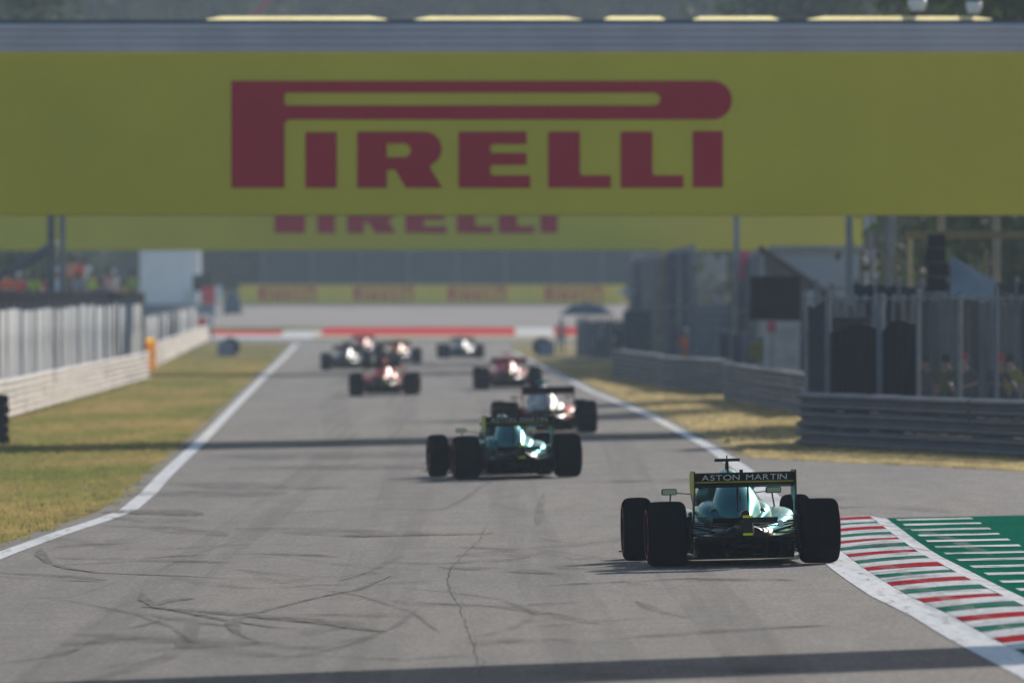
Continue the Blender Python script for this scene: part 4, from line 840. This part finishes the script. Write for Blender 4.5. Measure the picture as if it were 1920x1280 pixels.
#PART4
# ------------------------------------------------------------------ racing cars
RUBBER = M('tyre_rubber', (.010, .010, .012), .7, var=.25, scale=6, spec=.12); CARB = M('carbon', (.009, .009, .011), .42, var=.2, scale=8, spec=.25); RIM = M('rim', (.02, .02, .022), .35, metal=.6); SILV = M('bare_metal', (.6, .6, .6), .25, metal=.9)
def car_paint(name, col, metal=.55, rough=.28):
    m = M(name, col, rough, metal=metal, var=.06, scale=2, spec=.15); m.node_tree.nodes['Principled BSDF'].inputs['Specular Tint'].default_value = (*(min(1, c * 3 + .12) for c in col), 1); return m
def make_car():
    """one car, origin on the ground under the rear axle, nose along +y; returns parts as (name, object, role, parent index)"""
    L = []
    def put(mb, name, role, par=None, bev=0.):
        o = mb.build(name, CARB, None, bev); L.append([name, o, role, par]); return len(L) - 1
    # wheels
    for fx, y, w, r in ((1, 0, .405, .335), (-1, 0, .405, .335), (1, 3.3, .305, .335), (-1, 3.3, .305, .335)):
        x = fx * (1.0 - w / 2); h_ = w / 2
        q = MB(); q.lathe([(-h_ * .55, .03), (-h_ * .6, .12), (-h_ * .95, .165), (-h_ * .95, .175), (h_ * .95, .175), (h_ * .95, .165), (h_ * .6, .12), (h_ * .55, .03)], 36, 'x', (x, y, r)); q.smooth = True
        wi = put(q, 'wheel', 'rim')
        q = MB(); n = []
        for k in range(9):
            a = math.pi * .5 * k / 8; n.append((h_ - .075 + .075 * math.sin(a), r - .065 + .065 * math.cos(a)))
        side = [(h_ * 1.015, r - .10), (h_ * 1.0, .21), (h_ * .93, .176)]
        half = [(0, r + .003), (h_ * .5, r + .002)] + n + side; prof = [(-a, b) for a, b in reversed(half)] + half[1:]
        q.lathe(prof, 64, 'x', (x, y, r)); q.smooth = True; put(q, 'tyre', 'rubber', wi)
        q = MB(); xs = fx * h_ * 1.018; q.lathe([(xs - .003, r - .075), (xs + fx * .003, r - .085), (xs + fx * .003, r - .098), (xs - .003, r - .105)], 48, 'x', (x, y, r)); put(q, 'sidewall_stripe', 'stripe', wi)
        q = MB(); q.lathe([(0, .03), (fx * .05, .025), (fx * .05, 0)], 12, 'x', (x + fx * h_ * .55, y, r)); put(q, 'wheel_nut', 'metal', wi)
        # brake duct and upright
        q = MB(); q.box((x - fx * (h_ + .03), y, r), (.05, .30, .36)); d = put(q, 'brake_duct', 'black', None, .02)
        if y == 0:
            for k in range(4): q = MB(); q.box((x - fx * (h_ + .085), y - .1 - .02 * k, .17 + .09 * k), (.075, .16, .008)); put(q, 'winglet', 'black', d)
    # central body, nose to cockpit
    q = MB(); q.loft([(5.15, 0, .25, .07, .04, .03, 2.5), (4.8, 0, .28, .09, .06, .05, 2.5), (4.2, 0, .37, .12, .09, .09, 2.6), (3.6, 0, .44, .18, .15, .17, 2.8), (3.0, 0, .45, .25, .19, .25, 3), (2.6, 0, .43, .33, .22, .28, 3), (2.0, 0, .42, .36, .23, .27, 3), (1.5, 0, .42, .33, .22, .27, 3)]); body = put(q, 'body', 'main')
    # cockpit surround
    for s in (-1, 1):
        q = MB(); q.loft([(2.75, s * .24, .60, .03, .05, .05, 2), (2.3, s * .27, .64, .045, .10, .1, 2), (1.9, s * .24, .68, .07, .14, .12, 2), (1.7, s * .16, .7, .06, .14, .12, 2)], 16, 3); put(q, 'cockpit_side', 'main', body)
    # engine cover with airbox
    q = MB(); q.loft([(1.92, 0, .80, .10, .17, .22, 2.2), (1.82, 0, .80, .125, .185, .26, 2.2), (1.55, 0, .74, .15, .225, .3, 2.1), (1.15, 0, .66, .195, .26, .3, 1.9), (.75, 0, .585, .25, .265, .25, 1.75), (.4, 0, .52, .235, .235, .2, 1.75), (.1, 0, .475, .165, .17, .13, 2), (-.18, 0, .46, .10, .09, .09, 2), (-.34, 0, .455, .06, .05, .05, 2)]); ec = put(q, 'engine_cover', 'main')
    q = MB(); q.loft([(1.955, 0, .83, .075, .11, .10, 2.2), (1.90, 0, .83, .08, .115, .11, 2.2)], 20, 2); put(q, 'air_intake', 'black', ec)
    for s in (-1, 1):                                    # bulges either side of the cover
        q = MB(); q.loft([(1.7, s * .2, .55, .1, .1, .15, 2), (1.2, s * .23, .53, .15, .13, .18, 2), (.75, s * .235, .50, .14, .12, .17, 2), (.4, s * .20, .46, .10, .09, .13, 2), (.1, s * .14, .42, .05, .04, .08, 2)], 20); put(q, 'cover_bulge', 'main', ec)
        q = MB(); q.loft([(.62, s * .235, .54, .04, .03, .03, 2), (.52, s * .238, .535, .062, .05, .045, 2), (.46, s * .238, .525, .055, .04, .04, 2)], 16); put(q, 'cooling_outlet', 'green', ec)
    q = MB(); q.prism([[(1.35, .9), (.95, .885), (.45, .80), (.18, .70), (.30, .60), (1.2, .60)]], .012, lambda u, v, s: (-.006 + s, u, v)); put(q, 'fin', 'main', ec)
    # sidepods
    for s in (-1, 1):
        q = MB(); q.loft([(2.72, s * .52, .43, .20, .11, .16, 3.2), (2.5, s * .52, .42, .22, .14, .22, 3.2), (2.1, s * .50, .40, .235, .16, .26, 3), (1.6, s * .44, .36, .24, .17, .25, 2.6), (1.1, s * .35, .31, .21, .16, .22, 2.4), (.6, s * .24, .26, .15, .15, .18, 2.3), (.2, s * .16, .23, .09, .12, .14, 2.2)]); sp = put(q, 'sidepod', 'side')
        q = MB(); q.loft([(2.745, s * .53, .45, .15, .06, .08, 3.2), (2.70, s * .53, .45, .155, .065, .09, 3.2)], 20, 2); put(q, 'inlet', 'black', sp)
        q = MB(); q.prism([[(2.9, .08), (2.6, .07), (2.55, .30), (2.75, .44), (2.95, .40)]], .012, lambda u, v, k: (s * .71 + k, u, v)); put(q, 'bargeboard', 'black')
        q = MB(); q.prism([[(3.2, .1), (3.0, .09), (2.98, .38), (3.15, .42)]], .012, lambda u, v, k: (s * .5 + k, u, v)); put(q, 'bargeboard', 'black')
        # mirror
        q = MB(); q.box((s * .555, 2.56, .735), (.165, .07, .068)); mi = put(q, 'mirror', 'main', None, .015)
        q = MB(); q.box((s * .555, 2.523, .735), (.14, .006, .05)); put(q, 'mirror_glass', 'glass', mi)
        q = MB(); q.tube([(s * .26, 2.52, .70), (s * .48, 2.56, .722)], .011, 8, None, .5); q.tube([(s * .54, 2.56, .70), (s * .56, 2.5, .54)], .009, 8); put(q, 'mirror_stalk', 'main', mi)
        # suspension
        for (a, b) in (((.10, .12, .40), (.74, .06, .46)), ((.10, -.16, .38), (.74, -.04, .44)), ((.10, .16, .22), (.74, .06, .22)), ((.08, -.2, .20), (.74, -.06, .2)), ((.1, 0, .33), (.74, 0, .33))):
            q = MB(); q.tube([(s * a[0], a[1], a[2]), (s * b[0], b[1], b[2])], .02, 8, None, .5); put(q, 'suspension_arm', 'black')
        for (a, b) in (((.17, 3.5, .52), (.78, 3.6, .46)), ((.16, 3.9, .48), (.78, 3.66, .44)), ((.2, 3.45, .3), (.78, 3.6, .24)), ((.15, 3.9, .3), (.78, 3.66, .24))):
            q = MB(); q.tube([(s * a[0], a[1], a[2]), (s * b[0], b[1], b[2])], .018, 8, None, .5); put(q, 'suspension_arm', 'black')
        q = MB(); q.box((s * .385, -.2, .425), (.078, .05, .066), 0, .8); put(q, 'glint_shade_plate', 'fairing' if s > 0 else 'black', None, .018)  # sun glint painted as a bright plate on the right, black on the left
    # floor and diffuser
    q = MB(); q.prism([[(.56, .25), (.72, .9), (.78, 2.7), (.4, 3.1), (-.4, 3.1), (-.78, 2.7), (-.72, .9), (-.56, .25)]], .025, lambda u, v, s: (u, v, .055 + s)); fl = put(q, 'floor', 'black')
    for s in (-1, 1):
        q = MB(); q.box((s * .70, .55, .10), (.012, .5, .09), -s * .12); put(q, 'floor_fin', 'black', fl)
    q = MB(); q.prism([[(.35, .08), (-.40, .245), (-.42, .29), (.35, .30)]], 1.0, lambda u, v, s: (-.5 + s, u, v)); df = put(q, 'diffuser', 'black')
    for x in (-.5, -.36, -.22, -.08, .08, .22, .36, .5):
        q = MB(); q.prism([[(.35, .07), (-.38, .07 if abs(x) < .4 else .09), (-.43, .28), (.35, .2)]], .01, lambda u, v, s: (x - .005 + s, u, v)); put(q, 'strake', 'black', df)
    q = MB(); q.box((0, -.415, .297), (1.02, .03, .016)); put(q, 'gurney_edge', 'black', df)
    q = MB(); q.loft([(.42, 0, .25, .38, .13, .13, 3), (.15, 0, .27, .36, .13, .15, 3), (-.1, 0, .28, .30, .12, .14, 2.6), (-.28, 0, .30, .2, .1, .12, 2.4)], 24); gb = put(q, 'gearbox_fairing', 'black')
    for s in (-1, 1):
        for k in range(3): q = MB(); q.tube([(s * (.2 + .05 * k), -.2 - .02 * k, .20 + .07 * k), (s * .62, -.10 + .05 * k, .24 + .09 * k)], .013, 6); put(q, 'strut', 'black', gb)
        q = MB(); q.prism([[(.14, .14), (-.18, .13), (-.24, .34), (-.12, .56), (.12, .54)]], .02, lambda u, v, k: (s * .555 + k, u, v)); bd = put(q, 'brake_duct_fence', 'black')
        for k in range(4): q = MB(); q.box((s * .50, -.15 + .01 * k, .20 + .085 * k), (.1, .14, .008), s * .1); put(q, 'cascade_blade', 'black', bd)
        q = MB(); q.box((s * .46, -.12, .505), (.16, .14, .01), 0); put(q, 'upper_blade', 'metal' if s > 0 else 'black', bd)
    # gearbox and crash structure with rain light
    q = MB(); q.loft([(.5, 0, .30, .16, .14, .14, 2.6), (.1, 0, .32, .13, .13, .13, 2.6), (-.3, 0, .35, .10, .11, .11, 2.6), (-.58, 0, .38, .062, .10, .09, 3), (-.64, 0, .38, .056, .09, .08, 3)], 20); put(q, 'crash_structure', 'black')
    q = MB(); q.loft([(.0, 0, .50, .05, .06, .05, 2), (-.30, 0, .51, .052, .06, .05, 2), (-.42, 0, .515, .05, .055, .05, 2)], 20); ex = put(q, 'exhaust', 'black')
    q = MB(); q.box((0, -.655, .415), (.10, .03, .20)); rl = put(q, 'rain_light', 'black', None, .006)
    for z in (.508, .325): q = MB(); q.box((0, -.675, z), (.105, .02, .024)); put(q, 'light_strip', 'strip', rl, .004)
    # rear wing
    def foil(x0, x1, pts): q = MB(); q.prism([pts], x1 - x0, lambda u, v, s: (x0 + s, u, v)); return q
    rw = put(foil(-.52, .52, [(-.02, .82), (-.14, .825), (-.27, .845), (-.335, .87), (-.34, .865), (-.28, .832), (-.16, .808), (-.04, .804)]), 'rear_wing', 'black')
    put(foil(-.52, .52, [(-.315, .868), (-.385, .892), (-.425, .96), (-.435, .965), (-.44, .95), (-.405, .882), (-.33, .862)]), 'flap', 'flap', rw)
    q = MB(); q.box((.0, -.362, .866), (1.03, .012, .012)); put(q, 'flap_edge', 'strip2', rw)
    for s in (-1, 1):
        q = MB(); q.prism([[(.10, .95), (-.02, .985), (-.46, .985), (-.47, .74), (-.36, .66), (-.27, .44), (-.20, .42), (-.18, .64), (.08, .74)]], .012, lambda u, v, k: (s * .527 - .006 + k, u, v)); ep = put(q, 'endplate', 'endplate', rw)
        q = MB(); q.prism([[(.08, .94), (-.03, .975), (-.45, .975), (-.455, .76), (-.30, .72), (-.1, .74), (.06, .78)]], .004, lambda u, v, k: (s * .5355 - .002 + k, u, v)); put(q, 'endplate_skin', 'accent', ep)
        q = MB(); q.tube([(s * .055, -.08, .50), (s * .055, -.10, .70), (s * .055, -.16, .85), (s * .055, -.26, .845)], .011, 8); put(q, 'wing_pylon', 'pylon', rw)
    q = foil(-.34, .34, [(-.16, .44), (-.28, .45), (-.40, .495), (-.405, .485), (-.29, .435), (-.17, .43)]); put(q, 'beam_wing', 'black')
    # camera pod, halo, front wing
    q = MB(); q.tube([(0, 1.78, .96), (0, 1.76, 1.055)], .025, 8, .018); q.box((0, 1.74, 1.07), (.265, .09, .032)); q.tube([(0, 1.76, 1.07), (0, 1.76, 1.12)], .008, 6); put(q, 'camera_pod', 'pod', None, .006)
    for sx in (.16,): q = MB(); q.tube([(sx, 1.9, .84), (sx, 1.9, .94)], .012, 6); q.box((sx, 1.9, .95), (.035, .05, .03)); put(q, 'antenna', 'black')
    q = MB(); q.tube([(-.27, 1.85, .78), (-.29, 2.1, .84), (-.24, 2.5, .87), (-.12, 2.75, .86), (0, 2.82, .85), (.12, 2.75, .86), (.24, 2.5, .87), (.29, 2.1, .84), (.27, 1.85, .78)], .028, 10); q.tube([(0, 2.82, .85), (0, 2.98, .72), (0, 3.08, .60)], .022, 10); q.smooth = True; put(q, 'halo', 'main')
    fw = put(foil(-.78, .78, [(4.75, .10), (5.0, .085), (5.2, .09), (5.22, .10), (5.0, .11), (4.78, .125)]), 'front_wing', 'black')
    for k in range(3): put(foil(-.77, .77, [(4.76 - .12 * k, .13 + .05 * k), (4.68 - .12 * k, .17 + .05 * k), (4.66 - .12 * k, .17 + .05 * k), (4.74 - .12 * k, .12 + .05 * k)]), 'front_flap', 'main', fw)
    for s in (-1, 1): q = MB(); q.prism([[(5.2, .07), (4.4, .06), (4.4, .24), (4.7, .3), (5.0, .28)]], .014, lambda u, v, k: (s * .79 - .007 + k, u, v)); put(q, 'front_endplate', 'main', fw); q = MB(); q.box((s * .88, 4.4, .085), (.17, .25, .015)); put(q, 'foot_plate', 'glass', fw)
    return L
PROTO = make_car()
GRN = car_paint('racing_green', (.042, .105, .115), .8, .26); LIME = M('lime_accent', (.50, .46, .06), .5, var=.05); STRIP = M('yellow_strip', (.75, .85, .02), .4, var=.03)
GLASS = M('mirror_glass', (.5, .55, .55), .08, metal=1., var=.05); DKG = car_paint('dark_green', (.010, .04, .034), .3, .35); GLINT = M('white_glint', (.82, .84, .84), .3, var=.03, coat=.6)  # the white is the painted sun glint on the right-hand plate
BASE = {'rim': RIM, 'rubber': RUBBER, 'stripe': paint((.42, .012, .012), .6), 'metal': SILV, 'black': CARB, 'glass': GLASS, 'fairing': GLINT, 'strip': STRIP}
def livery(main, side=None, **k):
    d = dict(BASE); d.update(main=main, side=side or main, green=CARB, flap=CARB, accent=CARB, endplate=CARB, strip2=CARB, pylon=main, pod=CARB); d.update(k); return d
ASTON = livery(GRN, green=DKG, accent=LIME, endplate=CARB, strip2=M('yellow_line', (.5, .45, .03), .5), pylon=CARB)
_first = [True]; _glyph = {}
def car(label, px_rl, px_rr, y_px, yaw, liv, group='racing cars on the track', letters=False, scale=1.):
    """placed by the ground contact of the rear axle seen at (px, y_px)"""
    g = G((px_rl + px_rr) / 2, y_px); t = thing('racing_car', label, 'racing car', (g.x, g.y, 0), 0, group)
    ca, sa = math.cos(yaw), math.sin(yaw); scale_ = .972; pr = [Vector((g.x + a * ca - b * sa, g.y + a * sa + b * ca, 0)) for a, b in ((-.8, 0), (.8, 0), (0, 3.3))]
    for p in pr: p.z = gz(p.x, p.y) + .013
    X = (pr[1] - pr[0]).normalized(); mid = (pr[0] + pr[1]) / 2; Y = (pr[2] - mid); Y = (Y - X * Y.dot(X)).normalized(); Z = X.cross(Y)
    Mx = Matrix((X, Y, Z)).transposed().to_4x4(); Mx.translation = mid; t.matrix_world = Mx @ Matrix.Scale(scale_, 4)
    made = []
    for name, o, role, par in PROTO:
        c = o if _first[0] else same(o, name)
        c.parent = t if par is None else made[par]; c.matrix_parent_inverse = Matrix.Identity(4)
        c.material_slots[0].link = 'OBJECT'; c.material_slots[0].material = liv[role]; made.append(c)
    _first[0] = False
    if letters:
        fl = [c for c in made if c.name.startswith('flap') and 'edge' not in c.name][0]; items = []; x = 0.
        for ch in 'ASTON MARTIN':
            if ch == ' ': x += .055; continue
            if ch not in _glyph:
                fc = bpy.data.curves.new('letter', 'FONT'); fc.body = ch; fc.size = .115; fc.extrude = .001
                fo = bpy.data.objects.new('tmp', fc); COL.objects.link(fo); dg = bpy.context.evaluated_depsgraph_get(); me = bpy.data.meshes.new_from_object(fo.evaluated_get(dg)); bpy.data.objects.remove(fo)
                me.materials.clear(); me.materials.append(paint((.62, .66, .64), .5, var=.02)); x0 = min(v.co.x for v in me.vertices)
                for v in me.vertices: v.co.x -= x0
                _glyph[ch] = (me, max(v.co.x for v in me.vertices))
            me, w = _glyph[ch]; items.append((me, x)); x += w + .012
        k = .90 / x
        for me, xx in items:
            o = link('letter', me, None, fl); o.location = ((xx - x / 2) * k, -.4135, .886); o.rotation_euler = (math.radians(90) + .475, 0, 0); o.scale = (k, .80, 1)
    return t
HELM = MB(); HELM.loft([(-.13, 0, 0, .05, .06, .05, 2), (-.09, 0, .0, .115, .115, .11, 2.2), (0, 0, .01, .13, .135, .13, 2.2), (.09, 0, .0, .115, .12, .12, 2.2), (.135, 0, -.02, .07, .07, .08, 2.2)], 20); HELM = HELM.mesh('helmet')
TORSO = MB(); TORSO.loft([(0, 0, 0, .12, .10, .10, 2), (.1, 0, 0, .22, .12, .12, 2.3), (.28, 0, 0, .21, .13, .13, 2.3), (.38, 0, 0, .2, .11, .1, 2.2), (.43, 0, 0, .08, .07, .07, 2), (.52, 0, 0, .065, .065, .065, 2), (.6, 0, 0, .07, .09, .08, 2), (.68, 0, 0, .05, .06, .06, 2)], 20)
for s in (-1, 1): TORSO.tube([(s * .2, .36, 0), (s * .27, .2, -.1), (s * .2, .12, -.34), (s * .15, .14, -.42)], .05, 10, .035)
TORSO.v = [(x, -z, y) for x, y, z in TORSO.v]; TORSO = TORSO.mesh('body')
VISOR = MB(); VISOR.loft([(.05, 0, .03, .128, .03, .035, 2.4), (.10, 0, .03, .117, .028, .035, 2.4), (.14, 0, .02, .08, .024, .03, 2.4)], 20, 3); VISOR = VISOR.mesh('visor')
def driver(c, label, helm, suit):
    t = thing('person', label, 'person'); t.matrix_world = c.matrix_world @ Matrix.Translation((0, 2.08, .18))
    TORSO_ = link('body', TORSO, paint((.4, .4, .4), .8), t); TORSO_.rotation_euler = (0, 0, math.pi); TORSO_.material_slots[0].link = 'OBJECT'; TORSO_.material_slots[0].material = paint(suit, .8)
    h_ = link('helmet', HELM, paint((.4, .4, .4), .3), t); h_.location = (0, .02, .60); h_.material_slots[0].link = 'OBJECT'; h_.material_slots[0].material = paint(helm, .25, coat=.6)
    link('visor', VISOR, CARB, h_)
WRED = car_paint('bright_red', (.68, .025, .012), .0, .5); WWH = car_paint('car_white', (.5, .5, .52), .0, .5); PINKR = car_paint('race_red', (.60, .03, .06), .0, .5); ORG = car_paint('papaya', (.9, .16, .01), .0, .5); NAVY = car_paint('navy', (.02, .03, .09), .3, .3); GREYB = car_paint('silver_grey', (.14, .15, .17), .2, .45)
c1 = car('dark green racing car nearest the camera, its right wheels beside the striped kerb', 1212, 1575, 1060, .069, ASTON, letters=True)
driver(c1, 'driver with pale blue helmet in the nearest green car', (.25, .42, .6), (.02, .12, .1))
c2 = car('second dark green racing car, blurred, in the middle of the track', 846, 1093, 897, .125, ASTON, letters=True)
driver(c2, 'driver with white helmet in the second green car', (.7, .72, .75), (.02, .12, .1))
c3_ = car('white and red racing car just ahead of the second green car', 936, 1120, 814, .05, livery(WWH, WRED, pod=M('teal_pod', (.02, .3, .28), .5), accent=WRED, fairing=WRED))
driver(c3_, 'driver with red helmet in the white and red car', (.6, .05, .05), (.7, .7, .7))
c4 = car('red and white racing car in front of the left pack', 648, 790, 742, -.02, livery(WRED, WRED, pod=ORG, accent=WRED))
c5 = car('pinkish red racing car right of the pack, ahead of white and red car', 893, 1016, 730, .03, livery(PINKR, PINKR, pod=PINKR, flap=PINKR, accent=PINKR))
c6 = car('silver grey racing car at the left of the far pack', 600, 700, 694, .02, livery(GREYB, GREYB, accent=WWH))
c7 = car('orange topped racing car at the right of the far pack', 697, 795, 682, .0, livery(ORG, NAVY, pod=ORG, accent=ORG))
c8 = car('red topped racing car half hidden at the back of the far pack', 640, 722, 667, .0, livery(WRED, NAVY, pod=ORG, flap=WRED))
c9 = car('dark racing car with pale engine cover, farthest down the track', 822, 912, 672, .06, livery(WWH, NAVY, accent=NAVY))

# ------------------------------------------------------------------ air: even haze round the whole place
hz = MB(); hz.box((0, 825, 21), (1860, 2200, 48)); o = hz.build('haze', None); o['kind'] = 'stuff'; o['label'] = 'pale warm haze hanging over the track'
m = bpy.data.materials.new('haze'); m.use_nodes = True; n = m.node_tree; n.nodes.remove(n.nodes['Principled BSDF']); v = n.nodes.new('ShaderNodeVolumePrincipled')
v.inputs['Color'].default_value = (.64, .81, 1, 1); v.inputs['Density'].default_value = .00015; v.inputs['Anisotropy'].default_value = .2
n.links.new(v.outputs[0], n.nodes['Material Output'].inputs['Volume']); o.data.materials.append(m)
